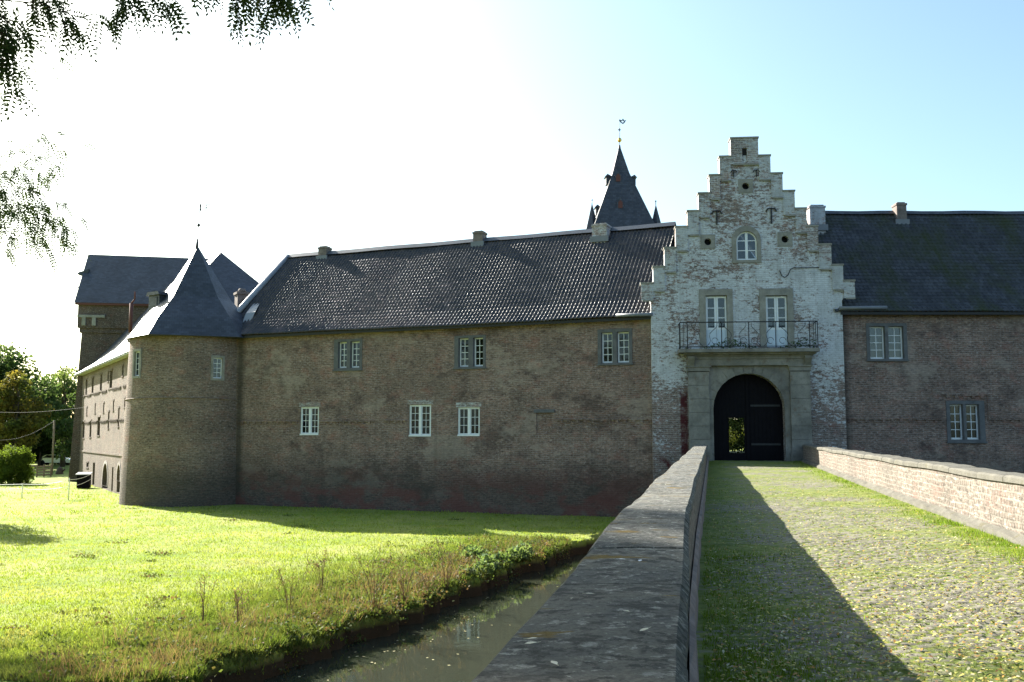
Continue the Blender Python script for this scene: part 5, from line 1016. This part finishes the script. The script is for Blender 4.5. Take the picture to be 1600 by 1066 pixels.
tag(MB().tube([w0.lerp(w1, t) - Vector((0, 0, .25 * math.sin(math.pi * t))) for t in np.linspace(0, 1, 12)], .008, 4).build('overhead_cable', cab), 'thin overhead wire running to the sunlit range wall', 'cable', 'overhead cables')
# wooden paddock gate and post-and-rail fence
q0, q1 = at_z(58, 746, 0), at_z(80, 745, 0); wpg = thing('paddock_gate', 'low wooden paddock gate beside the cable pole', 'gate', q0, math.atan2(q1.y - q0.y, q1.x - q0.x)); Lg = (q1 - q0).length; b = MB()
for z in (.15, .4, .65, .9): b.box(0, Lg, -.02, .02, z, z + .13)
b.build('rail', M['wood'], wpg); b = MB()
for x in (0, Lg * .5, Lg): MB().box(x - .06, x + .06, .022, .11, -.1, 1.15).build('gate_post', M['wood'], wpg)
fl = thing('paddock_fence', 'leaning wooden paddock fence left of the paddock gate', 'fence', at_z(52, 745, 0), math.pi * 1.02)
for i in range(5): MB().tube([(i * 1.1, 0, -.1), (i * 1.1 + .12 * math.sin(i * 2), .05, 1.1 + .1 * math.sin(i * 3))], .06, 6).build('fence_picket', M['wood'], fl)
MB().tube([(-.2, .03, .95), (2.3, .06, 1.0), (4.8, .03, .9)], .045, 5).build('rail', M['wood'], fl)
q = at_z(93, 741, 0); st = MB(); st.tube([(0, 0, -.1), (0, 0, .25), (.05, 0, .55), (.0, .05, .7)], [.42, .33, .25, .1], 9).tube([(.2, 0, .2), (.5, .05, .5)], [.12, .06], 6); tag(st.build('tree_stump', M['bark'], None, q), 'brown tree stump right of the pole by the square tower', 'stump')
# bin hut by the range wall
q = at_z(129, 763, 0); ht = thing('bin_hut', 'dark wooden bin shed with a grey sloping lid against the sunlit wall', 'shed', q, FX.a * .0 + R(12)); b = MB().box(-.42, .42, 0, .7, 0, .95); b.box(-.4, .4, -.02, -.002, .05, .45).box(-.4, .4, -.02, -.002, .5, .9); b.build('body', M['gatewood'], ht); MB().prism([(-.5, .0), (.5, .0), (.5, .06), (-.5, .06)], -.12, .78).build('lid', M['lead'], ht).matrix_local = Matrix.Translation((0, 0, .97)) @ Matrix.Rotation(R(8), 4, 'X')
# parked car, seen side on behind the paddock
q = at_z(86, 727.5, 0); car = thing('parked_car', 'pale silver car parked in front of the dark hedge', 'car', q, R(4)); cp = flat('silver_car_paint', (.5, .55, .6), .25, .5); b = MB()
sidep = [(-2.05, .35), (2.05, .35), (2.1, .65), (1.95, .85), (1.2, .95), (.65, 1.38), (-.75, 1.42), (-1.5, 1.0), (-2.0, .9), (-2.1, .6)]
wh_ = lambda cx_: [(cx_ + .36 * math.cos(a), .36 + .36 * math.sin(a)) for a in np.linspace(.05, math.pi - .05, 9)]
b.prism([(-2.05, .35)] + wh_(-1.3)[::-1] + wh_(1.3)[::-1] + sidep[1:], -.85, .85); b.build('body', cp, car)
for y in (-.857, .851): MB().prism([(1.1, .97), (.58, 1.3), (-.7, 1.33), (-1.3, 1.0)], y, y + .006).build('window', M['black'], car)
MB().face([(1.26, -.7, .96), (1.26, .7, .96), (.72, .65, 1.345), (.72, -.65, 1.345)]).__class__
b = MB(); b.face([(1.23, -.7, .965), (1.23, .7, .965), (.70, .62, 1.365), (.70, -.62, 1.365)]); b.build('windscreen', M['glass'], car)
for cx_ in (-1.3, 1.3):
    for y in (-.84, .64): MB().tube([(cx_, y, .32), (cx_, y + .2, .32)], .32, 14).build('wheel', M['black'], car)
for y in (-.6, .6): MB().box(2.03, 2.1, y - .15, y + .15, .62, .76).build('headlight', M['glass'], car)
